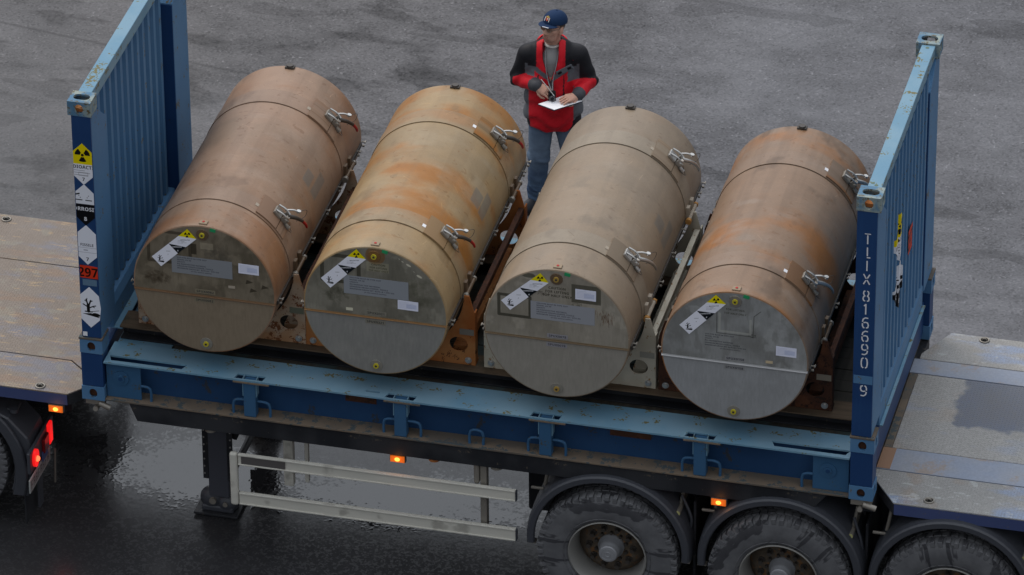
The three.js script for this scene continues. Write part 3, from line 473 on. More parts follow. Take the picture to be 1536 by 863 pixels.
const trailer = thing('semi_trailer', 'blue and rust worn flatbed semi trailer under the flat rack container', 'trailer', [0, 0, 0]);
{
  const y = D, th = 0.012;
  // right-hand deck: outer plates with cut corners, two strips, a middle plate
  const X1 = 8.6, plate = (name, pts, m, top = y) => obj(name, [ext(pts, [], th, 'xz', top - th, 0.002)], m, trailer);
  plate('deck_plate', [[6.036, 0.435], [6.036, 0.36], [6.207, 0.022], [X1, 0.022], [X1, 0.435]], deckRight);
  plate('deck_strip', [[5.995, 0.441], [X1, 0.441], [X1, 0.640], [5.995, 0.640]], stripMat);
  { const g = prep(ext([[6.065, 0.652], [X1, 0.652], [X1, 1.69], [6.065, 1.69]], [], th, 'xz', y - th)); const p = g.attributes.position, u = g.attributes.uv; for (let i = 0; i < p.count; i++) u.setXY(i, (p.getX(i) - 6.065) / 2.4, (1.69 - p.getZ(i)) / 1.04); obj('deck_plate', g, deckMainRight, trailer, true); }
  plate('deck_strip', [[6.0, 0.652], [6.060, 0.652], [6.060, 1.69], [6.0, 1.69]], M.rusty);
  plate('deck_strip', [[6.0, 1.694], [X1, 1.694], [X1, 1.985], [6.0, 1.985]], stripMat);
  obj('rust_patch', [bar(6.0, 6.10, y + 0.0005, y + 0.003, 1.70, 1.98, 0)], mat({ color: [0.26, 0.155, 0.10], roughness: 0.7 }), trailer);
  plate('deck_plate', [[6.0, 1.996], [X1, 1.996], [X1, 2.415], [6.212, 2.415], [6.03, 2.15], [6.0, 2.10]], deckRight);
  const lip = (pts, m) => { // vertical edge following the plate's outline
    const gs = []; for (let i = 0; i < pts.length - 1; i++) { const [a, b] = [pts[i], pts[i + 1]], dx = b[0] - a[0], dz = b[1] - a[1], l = Math.hypot(dx, dz); gs.push(box(l, 0.09, 0.008, 0, 0, 0, 0.001).rotateY(-Math.atan2(dz, dx)).translate((a[0] + b[0]) / 2, y - 0.0585, (a[1] + b[1]) / 2)); }
    obj('deck_lip', gs, m, trailer); };
  lip([[X1, 2.412], [6.215, 2.412]], lipMat); lip([[6.211, 2.408], [6.035, 2.15]], M.black); lip([[6.21, 0.03], [X1, 0.03]], lipMat);
  // left-hand deck
  const X0 = -3.2;
  plate('deck_plate', [[X0, 0.015], [0.02, 0.015], [0.02, 0.645], [X0, 0.645]], deckLeft);
  plate('deck_plate', [[X0, 0.655], [0.02, 0.655], [0.02, 2.06], [-0.10, 2.06], [-0.236, 1.942], [X0, 1.942]], deckLeft);
  plate('deck_plate', [[X0, 1.954], [-0.240, 1.954], [-0.106, 2.07], [0.02, 2.07], [0.02, 2.23], [-0.13, 2.405], [X0, 2.405]], deckLeft);
  lip([[-0.132, 2.402], [X0, 2.402]], lipMat); lip([[0.02, 2.228], [-0.128, 2.40]], M.black);
  // lashing rings let into the plates
  const ring = (x, z) => { const g = obj('lashing_ring', [new THREE.TorusGeometry(0.034, 0.007, 8, 24).rotateX(-Math.PI / 2).translate(x, y + 0.004, z)], M.dullsteel, trailer); obj('ring_cup', [cyl(0.030, 0.030, 0.004, 20).translate(x, y + 0.001, z)], M.void, g); obj('eye', [new THREE.TorusGeometry(0.016, 0.006, 6, 12, Math.PI).translate(x, y + 0.003, z)], M.dullsteel, g); };
  ring(-0.36, 2.35); ring(6.46, 2.33); ring(6.47, 0.075); ring(-1.36, 0.09);
  // black sub-frame under the container
  obj('side_beam', [ext([[0.36, y - 0.004], [5.72, y - 0.004], [5.60, y - 0.155], [0.42, y - 0.155]], [], 0.075, 'xy', 2.345, 0.004)], M.black, trailer);
  obj('side_beam', [ext([[0.36, y - 0.004], [5.72, y - 0.004], [5.60, y - 0.155], [0.42, y - 0.155]], [], 0.075, 'xy', 0.02, 0.004)], M.black, trailer);
  for (const z of [0.72, 1.66]) obj('main_beam', [bar(-1.4, 8.5, y - 0.40, y - 0.02, z - 0.07, z + 0.07)], M.black, trailer);
  for (const x of [0.7, 2.6, 3.5, 4.72, 6.0, 7.3]) each('cross_beam', [bar(x - 0.05, x + 0.05, y - 0.16, y - 0.02, 0.10, 0.645), bar(x - 0.05, x + 0.05, y - 0.16, y - 0.02, 0.795, 1.585), bar(x - 0.05, x + 0.05, y - 0.16, y - 0.02, 1.735, 2.34)], M.black, trailer);
  obj('deck_underlay', [bar(5.76, 5.99, y - 0.05, y - 0.016, 0.06, 2.30)], M.rusty, trailer);
  each('under_panel', [bar(3.55, 8.5, y - 0.42, y - 0.30, 1.2, 1.58), bar(3.55, 8.5, y - 0.42, y - 0.30, 0.8, 1.18)], M.black, trailer);
  obj('corner_lock', [bar(0.02, 0.165, y - 0.055, y - 0.004, 2.30, 2.415), cyl(0.022, 0.022, 0.09, 12).rotateZ(1.2).translate(0.17, y - 0.05, 2.42), cyl(0.02, 0.02, 0.06, 12).rotateX(1.4).translate(0.10, y - 0.085, 2.41)], M.dullsteel, trailer);
  obj('corner_lock', [bar(L - 0.165, L - 0.01, y - 0.055, y - 0.004, 2.30, 2.425), cyl(0.022, 0.022, 0.10, 12).rotateZ(1.3).translate(L - 0.02, y - 0.045, 2.44), cyl(0.02, 0.02, 0.07, 12).rotateX(1.4).translate(L - 0.09, y - 0.08, 2.42)], M.dullsteel, trailer);
  // bits of pipework hanging under the beam
  for (const [x, z] of [[2.72, 2.36], [3.20, 2.36], [0.98, 2.36]]) obj('air_valve', [cyl(0.045, 0.045, 0.07, 16).translate(x, y - 0.15, z), box(0.13, 0.05, 0.08, x + 0.05, y - 0.10, z), cyl(0.018, 0.018, 0.14, 10).rotateZ(Math.PI / 2).translate(x + 0.13, y - 0.12, z + 0.02)], x === 2.72 ? M.orange : M.dullsteel, trailer);
  // side guard: two rails closed at the front by an upright
  const G = 2.45;
  const railProf = (y0, y1, x0, x1) => [bar(x0, x1, y0, y1, G - 0.035, G - 0.008, 0.003), bar(x0, x1, y1 - 0.012, y1, G - 0.009, G, 0.003), bar(x0, x1, y0, y0 + 0.012, G - 0.009, G, 0.003)];
  const guard = obj('side_guard', [bar(1.14, 1.205, D - 0.785, D - 0.31, G - 0.05, G + 0.002, 0.022)], M.alu, trailer);
  obj('guard_rail', railProf(D - 0.412, D - 0.318, 1.21, 3.36), M.alu, guard); obj('guard_rail', railProf(D - 0.768, D - 0.664, 1.21, 3.36), M.alu, guard);
  each('end_cap', [bar(3.361, 3.372, D - 0.41, D - 0.32, G - 0.034, G), bar(3.361, 3.372, D - 0.766, D - 0.666, G - 0.034, G)], M.plastic, guard);
  obj('dark_tape', [bar(1.235, 1.58, D - 0.398, D - 0.332, G - 0.0075, G - 0.005, 0)], mat({ color: [0.085, 0.078, 0.075], roughness: 0.5 }), guard);
  each('guard_bracket', [bar(1.50, 1.575, D - 0.70, D - 0.16, 2.16, 2.22, 0.006), bar(1.66, 1.69, D - 0.66, D - 0.16, 2.16, 2.20, 0.004)], M.alu, trailer);
  each('guard_bracket', [bar(3.08, 3.13, D - 0.78, D - 0.12, 2.33, 2.40, 0.006), bar(3.03, 3.075, D - 0.33, D - 0.13, 2.35, 2.41, 0.02)], M.dullsteel, trailer);
  // landing leg
  const leg = obj('landing_leg', [bar(0.80, 0.96, 0.20, D - 0.156, 1.76, 1.90, 0.008)], mat({ color: [0.055, 0.058, 0.070], roughness: 0.45, ...grain }), trailer);
  for (const x of [0.783, 0.977]) { obj('mounting_plate', [bar(x - 0.022, x + 0.022, 0.36, D - 0.157, 1.888, 1.904, 0.002)], M.black, leg); }
  { const gs = []; for (const x of [0.775, 0.985]) for (let i = 0; i < 11; i++) gs.push(cyl(0.007, 0.007, 0.006, 8).rotateX(Math.PI / 2).translate(x, 0.41 + i * 0.066, 1.906)); each('bolt', gs, M.steel, leg); }
  each('rating_plate', [bar(0.86, 0.915, 0.845, 0.885, 1.901, 1.904, 0), bar(0.868, 0.908, 0.900, 0.945, 1.901, 1.904, 0)], M.dullsteel, leg);
  obj('foot_plate', [bar(0.67, 1.02, 0.012, 0.032, 1.65, 1.90, 0.004)], M.black, leg);
  each('foot_shoe', [new THREE.SphereGeometry(0.10, 24, 16).scale(1, 1, 0.75).translate(0.80, 0.125, 1.80), new THREE.SphereGeometry(0.085, 24, 16).scale(1.1, 1, 0.8).translate(0.92, 0.105, 1.81), box(0.26, 0.06, 0.18, 0.85, 0.06, 1.78, 0.02), cyl(0.09, 0.09, 0.2, 24).rotateX(Math.PI / 2).translate(0.87, 0.15, 1.75)], M.plastic, leg);
  each('axle_pin', [cyl(0.028, 0.028, 0.02, 16).rotateX(Math.PI / 2).translate(0.82, 0.14, 1.875), cyl(0.02, 0.02, 0.02, 12).rotateX(Math.PI / 2).translate(0.92, 0.12, 1.875)], M.dullsteel, leg);
  const far = leg.clone(); far.position.z = -1.22; trailer.add(far);
  each('leg_brace', [rod([1.18, D - 0.17, 1.60], [0.98, D - 0.62, 1.80], 0.028, 6), rod([1.42, D - 0.20, 1.0], [1.0, D - 0.50, 1.05], 0.022, 6), rod([0.95, 0.35, 0.66], [0.95, 0.35, 1.78], 0.028, 10)], M.black, trailer);

  // wheels
  const WX = [4.07, 5.375, 6.665], WY = D - 0.775, R = 0.535;
  const tyreProfile = [[0.292, -0.13], [0.300, -0.165], [0.335, -0.180], [0.40, -0.192], [0.465, -0.188], [0.508, -0.172], [0.525, -0.150], [0.531, 0], [0.525, 0.150], [0.508, 0.172], [0.465, 0.188], [0.40, 0.192], [0.335, 0.180], [0.300, 0.165], [0.292, 0.13]];
  const tyreGeo = [new THREE.LatheGeometry(tyreProfile.map(([a, b]) => new THREE.Vector2(a, b)), 64).rotateX(Math.PI / 2)];
  { const n = 54; for (let i = 0; i < n; i++) for (const s of [-1, 1]) { const a = i / n * 2 * Math.PI; tyreGeo.push(box(0.036, 0.05, 0.075, 0, 0.512, s * 0.145, 0.006).rotateX(0).rotateZ(a)); } for (let i = 0; i < n; i++) for (const z of [-0.065, 0.0, 0.065]) { const a = (i + (z ? 0.5 : 0)) / n * 2 * Math.PI; tyreGeo.push(box(0.052, 0.02, 0.05, 0, 0.528, z, 0).rotateZ(a)); }
    for (const rr of [0.332, 0.475]) tyreGeo.push(new THREE.TorusGeometry(rr, 0.004, 4, 64).translate(0, 0, rr < 0.4 ? 0.181 : 0.181), new THREE.TorusGeometry(rr, 0.004, 4, 64).translate(0, 0, -0.181)); }
  const tyreJ = uvBox(join(tyreGeo));
  const rimGeo = uvBox(join([new THREE.LatheGeometry([[0.293, 0.176], [0.303, 0.172], [0.300, 0.160], [0.284, 0.155], [0.268, 0.10], [0.262, 0.03], [0.255, -0.12], [0.290, -0.17]].map(([a, b]) => new THREE.Vector2(a, b)), 56).rotateX(Math.PI / 2)]));
  const discGeo = uvBox(join([new THREE.LatheGeometry([[0.0, 0.02], [0.15, 0.02], [0.17, 0.028], [0.20, 0.022], [0.235, -0.01], [0.264, -0.04]].map(([a, b]) => new THREE.Vector2(a, b)), 48).rotateX(Math.PI / 2)]));
  const nutGeos = []; for (let i = 0; i < 10; i++) { const a = i / 10 * 2 * Math.PI; nutGeos.push(cyl(0.0185, 0.0185, 0.05, 6).rotateX(Math.PI / 2).translate(0.168 * Math.cos(a), 0.168 * Math.sin(a), 0.05), cyl(0.026, 0.026, 0.012, 14).rotateX(Math.PI / 2).translate(0.168 * Math.cos(a), 0.168 * Math.sin(a), 0.030), cyl(0.012, 0.012, 0.03, 10).rotateX(Math.PI / 2).translate(0.120 * Math.cos(a + 0.3), 0.120 * Math.sin(a + 0.3), 0.035)); }
  const nutsJ = uvBox(join(nutGeos));
  const capGeo = uvBox(join([new THREE.LatheGeometry([[0, 0.150], [0.060, 0.150], [0.068, 0.146], [0.071, 0.138], [0.071, 0.118], [0.076, 0.116], [0.078, 0.098], [0.082, 0.095], [0.082, 0.05], [0.10, 0.045], [0.10, 0.02]].map(([a, b]) => new THREE.Vector2(a, b)), 36).rotateX(Math.PI / 2), new THREE.TorusGeometry(0.020, 0.003, 6, 24).translate(0, 0, 0.151), new THREE.TorusGeometry(0.05, 0.002, 6, 30).translate(0, 0, 0.1505)]));
  const capMat = mat({ color: [0.27, 0.275, 0.29], roughness: 0.45, metalness: 0.3, ...grain });
  const valve = uvBox(join([rod([0.22, 0.08, 0.0], [0.235, 0.10, 0.10], 0.006, 8)]));
  function wheel(x, z, flip, seed) {
    const w = new THREE.Mesh(tyreJ, M.rubber); w.name = 'wheel'; w.castShadow = w.receiveShadow = true; w.position.set(x, WY, z); w.rotation.set(0, flip ? Math.PI : 0, seed); trailer.add(w);
    for (const [n, g, m] of [['rim', rimGeo, M.rim], ['wheel_disc', discGeo, M.hub], ['wheel_nuts', nutsJ, M.darksteel], ['hub_cap', capGeo, capMat], ['valve', valve, M.dullsteel]]) { const o = new THREE.Mesh(g, m); o.name = n; o.castShadow = o.receiveShadow = true; w.add(o); }
  }
  WX.forEach((x, i) => { wheel(x, 2.30, false, i * 0.9); wheel(x, 0.185, true, i * 1.1); obj('axle', [rod([x, WY, 0.25], [x, WY, 2.1], 0.06, 14)], M.black, trailer); });
  // mudguards: a rolled shell with a turned-down outer lip
  function guardArc(x, z0, z1, a0, a1, yc = WY, r = 0.612, name = 'mudguard', m = M.plastic) {
    const n = 30, pos = []; const q = (a, b, c, d) => pos.push(...a, ...b, ...c, ...a, ...c, ...d);
    const prof = [[r - 0.055, z1 - 0.012], [r - 0.050, z1], [r - 0.012, z1 - 0.001], [r, z1 - 0.014], [r + 0.010, z1 - 0.06], [r + 0.014, (z0 + z1) / 2], [r + 0.008, z0 + 0.05], [r - 0.02, z0]];
    const inner = prof.map(([a, b], k) => [a - 0.006, b - (k < 3 ? 0.006 : 0)]);
    const P = (f, t) => f.map(([a, b]) => [x + a * Math.cos(t), yc + a * Math.sin(t), b]);
    for (let i = 0; i < n; i++) { const t0 = mix(a0, a1, i / n), t1 = mix(a0, a1, (i + 1) / n), A = P(prof, t0), B = P(prof, t1), C = P(inner, t0), E = P(inner, t1);
      for (let k = 0; k < prof.length - 1; k++) { q(A[k], A[k + 1], B[k + 1], B[k]); q(C[k], E[k], E[k + 1], C[k + 1]); }
      if (i === 0) for (let k = 0; k < prof.length - 1; k++) q(A[k], C[k], C[k + 1], A[k + 1]); if (i === n - 1) for (let k = 0; k < prof.length - 1; k++) q(B[k], B[k + 1], E[k + 1], E[k]); }
    const g = new THREE.BufferGeometry(); g.setAttribute('position', new THREE.Float32BufferAttribute(pos, 3)); g.computeVertexNormals();
    return obj(name, [g], m, trailer);
  }
  for (const x of WX) {
    const mg = guardArc(x, 1.98, 2.46, -0.08, Math.PI + 0.08, WY + 0.07, 0.622);
    each('guard_foot', [box(0.07, 0.02, 0.05, x + 0.59, WY + 0.012, 2.41, 0.004), box(0.07, 0.02, 0.05, x - 0.59, WY + 0.012, 2.41, 0.004)], M.dullsteel, mg);
    for (const s of [-1, 1]) { // carrier rods with yellow ends and a wing nut
      const c = obj('guard_carrier', [rod([x + s * 0.52, D - 0.385 + 0.03 * (s > 0), 1.9], [x + s * 0.52, D - 0.385 + 0.03 * (s > 0), 2.40], 0.021, 14), rod([x + s * 0.52, D - 0.34, 2.28], [x + s * 0.52 + 0.03, D - 0.16, 2.28], 0.014, 8), box(0.10, 0.022, 0.02, x + s * 0.52 - 0.05, D - 0.352, 2.31, 0.006)], M.dullsteel, trailer);
      obj('yellow_cap', [cyl(0.019, 0.019, 0.006, 14).rotateX(Math.PI / 2).translate(x + s * 0.52, D - 0.385 + 0.03 * (s > 0), 2.403)], mat({ color: [0.34, 0.33, 0.14], roughness: 0.5 }), c);
    }
  }
  each('mud_flap', [4.70, 6.0, 7.3].map((x) => bar(x - 0.01, x + 0.01, 0.22, D - 0.30, 1.80, 2.30, 0.003)), M.black, trailer);
  each('spring_hanger', [3.42, 4.72, 6.02, 7.32].flatMap((x) => [bar(x - 0.14, x + 0.14, 0.34, D - 0.42, 1.45, 1.72, 0.02), bar(x - 0.14, x + 0.14, 0.34, D - 0.42, 0.62, 0.85, 0.02)]), M.black, trailer);
  each('air_line', [tube([[0.5, D - 0.20, 2.2], [2.0, D - 0.24, 2.2], [3.4, D - 0.22, 2.2]], 0.014, 30, 6), tube([[1.0, D - 0.19, 2.25], [2.3, D - 0.22, 2.3], [2.6, D - 0.19, 2.3]], 0.009, 24, 6)], M.plastic, trailer);
  each('brake_hose', [tube([[4.60, D - 0.25, 2.30], [4.68, D - 0.45, 2.32], [4.64, D - 0.62, 2.30]], 0.012, 20, 8), tube([[5.90, D - 0.25, 2.30], [5.97, D - 0.5, 2.32], [5.94, D - 0.72, 2.30]], 0.012, 20, 8)], M.plastic, trailer);

  // amber side lamps, lit
  function sideLamp(x, y, z) {
    const h = obj('side_lamp', [bar(x - 0.062, x + 0.062, y - 0.034, y + 0.034, z - 0.03, z - 0.001, 0.004)], M.plastic, trailer);
    obj('lamp_lens', [bar(x - 0.056, x + 0.056, y - 0.028, y + 0.028, z, z + 0.012, 0.004)], mat({ color: [0.55, 0.13, 0.02], emissive: lin(1, 0.22, 0.02), emissiveIntensity: 0.26, roughness: 0.3 }), h);
    obj('lamp_bulb', [new THREE.SphereGeometry(0.021, 14, 10).scale(1, 0.8, 0.5).translate(x, y, z + 0.013)], mat({ color: [0.8, 0.4, 0.05], emissive: lin(1, 0.62, 0.10), emissiveIntensity: 1.4, roughness: 0.3 }), h);
    const l = new THREE.PointLight(0xff9a30, 0.012, 4, 2); l.position.set(x, y, z + 0.06); l.castShadow = true; l.shadow.radius = 1.5; scene.add(l);
  }
  sideLamp(2.445, D - 0.195, 2.40); sideLamp(4.905, D - 0.190, 2.42); sideLamp(-0.225, D - 0.145, 2.405);
}

// ---------------------------------------------------------------- the tractor in front: what shows of its tail
{
  const t = thing('tractor_unit', 'black tractor unit tail with lit red lamps and fender at the left edge', 'truck', [0, 0.04, 0]);
  const cx = -1.17, cy = 0.50;
  // one-piece fender: rolled top, sloping back, thick outer rim
  const arc = (r, a0, a1, n) => { const o = []; for (let i = 0; i <= n; i++) { const a = mix(a0, a1, i / n); o.push([cx + r * Math.cos(a), cy + r * Math.sin(a)]); } return o; };
  const out = [[-0.50, 0.26], [-0.455, 0.42], [-0.440, 0.66], [-0.475, 0.80], [-0.62, 0.96], [-0.80, 1.04], [-1.17, 1.08], [-1.6, 1.04], [-1.95, 0.6]];
  const inn = arc(0.575, Math.PI * 0.86, -0.34, 24);
  obj('rear_fender', [ext([...inn, ...out].reverse(), [], 0.34, 'xy', 2.045, 0.012)], M.plastic, t);
  obj('fender_rim', [ext([...arc(0.60, Math.PI * 0.9, -0.36, 26), ...arc(0.69, -0.31, Math.PI * 0.9, 26)], [], 0.035, 'xy', 2.388, 0.010)], M.plastic, t);
  each('fender_step', [box(0.22, 0.03, 0.16, -0.86, 1.055, 2.24, 0.012).rotateZ(0), box(0.15, 0.035, 0.13, -0.66, 0.965, 2.22, 0.012), cyl(0.035, 0.035, 0.03, 16).translate(-0.60, 0.99, 2.3), box(0.10, 0.02, 0.2, -0.76, 1.04, 2.12, 0.008)], M.plastic, t);
  obj('fender_boss', [cyl(0.04, 0.04, 0.012, 20).rotateX(Math.PI / 2).translate(-0.60, 0.80, 2.388)], M.plastic, t);
  // tail lamps on the back of the fender, plate below
  const lampHot = mat({ color: [0.4, 0.01, 0.01], emissive: lin(1, 0.012, 0.012), emissiveIntensity: 0.75, roughness: 0.25 });
  const lampCore = mat({ color: [0.6, 0.1, 0.05], emissive: lin(1, 0.16, 0.06), emissiveIntensity: 1.8, roughness: 0.3 });
  const cl = obj('tail_lamp', [box(0.03, 0.19, 0.58, -0.430, 0.655, 2.23, 0.012)], M.plastic, t);
  obj('lamp_lens', [new THREE.CylinderGeometry(0.075, 0.075, 0.03, 24).scale(1, 1, 0.72).rotateZ(Math.PI / 2).translate(-0.408, 0.660, 2.42)], lampHot, cl);
  obj('lamp_bulb', [new THREE.SphereGeometry(0.024, 12, 10).translate(-0.393, 0.655, 2.42)], lampCore, cl);
  obj('lamp_lens', [box(0.03, 0.185, 0.085, -0.405, 0.665, 2.065, 0.02)], lampHot, cl);
  obj('dark_lens', [box(0.028, 0.13, 0.12, -0.406, 0.64, 2.175, 0.01)], mat({ color: [0.09, 0.006, 0.008], roughness: 0.25 }), cl);
  obj('blue_badge', [box(0.01, 0.08, 0.13, -0.410, 0.555, 2.19, 0.003)], mat({ color: [0.04, 0.08, 0.19], roughness: 0.5 }), cl);
  for (const z of [2.42, 2.065]) { const l = new THREE.PointLight(0xff2010, 0.014, 4, 2); l.position.set(-0.34, 0.66, z); l.castShadow = true; l.shadow.radius = 3; scene.add(l); }
  obj('licence_plate', [box(0.012, 0.115, 0.50, -0.428, 0.455, 2.28, 0.003)], mat({ map: canvasTex(256, 64, (c, w, h) => { c.fillStyle = '#8f918f'; c.fillRect(0, 0, w, h); c.fillStyle = '#1b1c20'; for (let i = 0; i < 8; i++) { const x = 14 + i * 29; c.fillRect(x, 12, 5, 40); c.fillRect(x, 12, 18, 5); c.fillRect(x + (i % 2 ? 14 : 0), 47, 5, 5); c.fillRect(x, 30, 16, 5); if (i % 3) c.fillRect(x + 14, 12, 5, 40); } }), roughness: 0.5 }), t, false);
  { const m = t.children[t.children.length - 1], g = m.geometry, p = g.attributes.position, u = g.attributes.uv; for (let i = 0; i < p.count; i++) u.setXY(i, (2.53 - p.getZ(i)) / 0.5, (p.getY(i) - 0.3975) / 0.115); }
  obj('mud_flap', [box(0.014, 0.42, 0.34, -0.52, 0.165 + 0.06, 2.22, 0.003)], M.black, t);
  obj('flap_edge', [box(0.02, 0.30, 0.09, -0.46, 0.23, 2.20, 0.004)], M.plastic, t);
  obj('stay', [rod([-0.40, 0.46, 1.98], [-0.42, 0.14, 1.96], 0.009, 8)], M.dullsteel, t);
  const tyre = obj('tyre', [new THREE.LatheGeometry([[0.292, -0.15], [0.40, -0.17], [0.49, -0.155], [0.512, -0.13], [0.516, 0], [0.512, 0.13], [0.49, 0.155], [0.40, 0.17], [0.292, 0.15]].map(([a, b]) => new THREE.Vector2(a, b)), 56).rotateX(Math.PI / 2).translate(cx, cy - 0.015, 2.22)], M.rubber, t);
  { const gs = []; for (let i = 0; i < 54; i++) gs.push(box(0.036, 0.05, 0.06, 0, 0.497, 0.13, 0.006).rotateZ(i / 54 * 2 * Math.PI).translate(cx, cy + 0.018, 2.22)); obj('tread', gs, M.rubber, tyre); }
  each('chassis_rail', [bar(-3.2, -0.35, 0.62, 0.90, 1.58, 1.68), bar(-3.2, -0.35, 0.62, 0.90, 0.72, 0.82), bar(-0.45, -0.35, 0.62, 0.86, 0.83, 1.57)], M.black, t);
  obj('tyre', [new THREE.LatheGeometry([[0.292, -0.3], [0.49, -0.3], [0.516, -0.26], [0.516, 0.26], [0.49, 0.3], [0.292, 0.3]].map(([a, b]) => new THREE.Vector2(a, b)), 40).rotateX(Math.PI / 2).translate(cx, cy + 0.018, 0.30)], M.rubber, t);
  obj('rear_fender', [ext([...arc(0.58, Math.PI * 0.9, -0.3, 20), ...arc(0.70, -0.3, Math.PI * 0.9, 20)], [], 0.6, 'xy', 0.0, 0.01), box(0.04, 0.5, 0.6, -0.46, 0.42, 0.30, 0.004)], M.plastic, t);
}
// ---------------------------------------------------------------- the four drums (double-skinned steel overpacks) and their cradles
const R0 = 0.55, YC = 0.55, ZH = 1.22, SPLIT = -0.055, DRUM_Z = 1.18, DRUM_Y = D + 0.537;
function drumSkin(base, warm, stain, seed, o) { // u once round (0.5 = top), v along the length (1 = near end)
  return colourTex(1024, 1024, (u, v) => {
    const th = (u - 0.5) * 2 * Math.PI, x = u * 9 + seed, y = v * 7 + seed * 0.7, s = u * 3.46, l = v * 2.44;
    let c = mix3(base, warm, sm(0.3, 0.7, fbm(x * 0.55, y * 0.5, 4)));
    c = mix3(c, o.grey, o.greyness * sm(0.42, 0.68, fbm(x * 0.9 + 70, y * 0.7 + 5, 4)));
    const band = o.bands ? o.bands(l, s, th, seed) : 0, n = fbm(x * 0.75 + 13, y * 1.25 + 3, 5) + 0.06 * (fbm(x * 5, y * 9, 3) - 0.5);
    c = mix3(c, stain, o.amount * sm(o.from - 0.04, o.from + 0.30, n + band));
    c = mix3(c, o.pale, 0.35 * sm(0.55, 0.85, fbm(x * 1.3 + 33, y * 2.2 + 13, 5)));
    const bq = Math.max(sm(1.858, 1.864, l) * sm(2.056, 2.05, l), sm(0.385, 0.390, l) * sm(0.582, 0.576, l)); c = mix3(c, o.bandTint, 0.45 * bq);
    c = mix3(c, o.dirt, 0.55 * sm(0.62, 0.80, fbm(x * 2.1 + 7, y * 1.4 + 21, 5)) + 0.22 * sm(0.5, 0.72, fbm(u * 46 + seed, v * 2.2, 4)));
    const f = vn(u * 700, v * 520), run = 0.5 * fbm(u * 7 + seed, v * 120, 3) + 0.5 * fbm(u * 60 + seed, v * 3, 3);                   // fine specks, faint runs round the shell
    const k = 0.93 + 0.12 * f + 0.12 * (run - 0.5) + 0.16 * (fbm(x * 4, y * 4, 4) - 0.5);
    for (const [a, b, w, h] of o.patches) { const du = Math.abs(th * 180 / Math.PI - a), dv = Math.abs(l - b); if (du < w && dv < h) { const q = sm(w, w * 0.8, du) * sm(h, h * 0.85, dv); c = mix3(c, [0.16, 0.155, 0.14], 0.62 * q); } }
    const f2 = fbm(x * 7 + 3, y * 9, 3); c = mix3(c, [stain[0] * 0.55, stain[1] * 0.55, stain[2] * 0.6], 0.35 * sm(0.76, 0.80, f2));
    return c.map((q) => q * k * 0.89);
  }, false, (a, w, h) => { // scratches and short runs, lighter or rusty
    const r = rng(seed + 500);
    for (let i = 0; i < 130; i++) { const run = i > 90, x0 = r() * w, y0 = run ? [0.845, 0.24, 0.765, 0.16][i & 3] * h : r() * h, ang = run ? 0 : r() * 6.28, len = run ? 10 + 60 * r() * r() : 8 + 46 * r() * r(), k = run ? [0.80, 0.70, 0.62] : r() < 0.6 ? [1.22, 1.22, 1.22] : [0.72, 0.64, 0.56], side = r() < 0.5 ? -1 : 1, bend = (r() - 0.5) * 0.01;
      for (let t = 0; t < len; t++) { const X = Math.round(x0 + side * t * Math.cos(ang + bend * t)), Y = Math.round(y0 + t * Math.sin(ang + bend * t)); if (X < 0 || Y < 0 || X >= w || Y >= h) break; const q = (Y * w + X) * 4, fade = run ? 1 - t / len : 0.8; for (let e = 0; e < 3; e++) a[q + e] = Math.max(0, Math.min(255, a[q + e] * mix(1, k[e], fade))); } }
  });
}
function faceSkin(base, dark, seed, marks) { // the near end, 1.12 m square
  return canvasTex(1024, 1024, (c, w, h) => {
    const im = c.createImageData(w, h), d = im.data;
    for (let j = 0; j < h; j++) for (let i = 0; i < w; i++) {
      const x = i / w * 8 + seed, y = j / h * 8 + seed * 1.3, k = (j * w + i) * 4;
      let q = mix3(base, dark, sm(0.35, 0.7, fbm(x * 0.7, y * 0.7, 5)) * 0.8); q = mix3(q, [base[0] * 1.35, base[1] * 1.35, base[2] * 1.35], 0.5 * sm(0.58, 0.74, fbm(x * 1.3 + 40, y * 1.3, 4)));
      q = mix3(q, dark, 0.5 * sm(0.56, 0.72, fbm(x * 2.6 + 80, y * 0.9, 4)));
      const lower = j / h > 0.552; if (lower) q = mix3(q, marks.lower || base, 0.75);
      const g = 0.90 + 0.14 * vn(i * 0.7, j * 0.7) + 0.12 * (vn(x * 14, y * 3) - 0.5);
      d[k] = enc8(q[0] * g); d[k + 1] = enc8(q[1] * g); d[k + 2] = enc8(q[2] * g); d[k + 3] = 255;
    }
    c.putImageData(im, 0, 0);
    const px = (x) => (x / 1.12 + 0.5) * w, py = (y) => (0.5 - y / 1.12) * h, sc = w / 1.12;
    marks.draw(c, px, py, sc);
  });
}
const r2 = rng(99);
const smudge = (c, px, py, sc, x, y, rx, ry, col, n = 60) => { for (let i = 0; i < n; i++) { const a = r2() * 6.28, q = Math.sqrt(r2()); c.fillStyle = col; c.beginPath(); c.ellipse(px(x + rx * q * Math.cos(a)), py(y + ry * q * Math.sin(a)), sc * rx * (0.1 + 0.25 * r2()), sc * ry * (0.1 + 0.2 * r2()), r2() * 3, 0, 7); c.fill(); } };
const residue = (c, px, py, sc, x0, y0, x1, y1, col, wd = 0.03) => { c.strokeStyle = col; c.lineWidth = wd * sc; c.lineJoin = 'round'; c.strokeRect(px(x0), py(y1), (x1 - x0) * sc, (y1 - y0) * sc); };

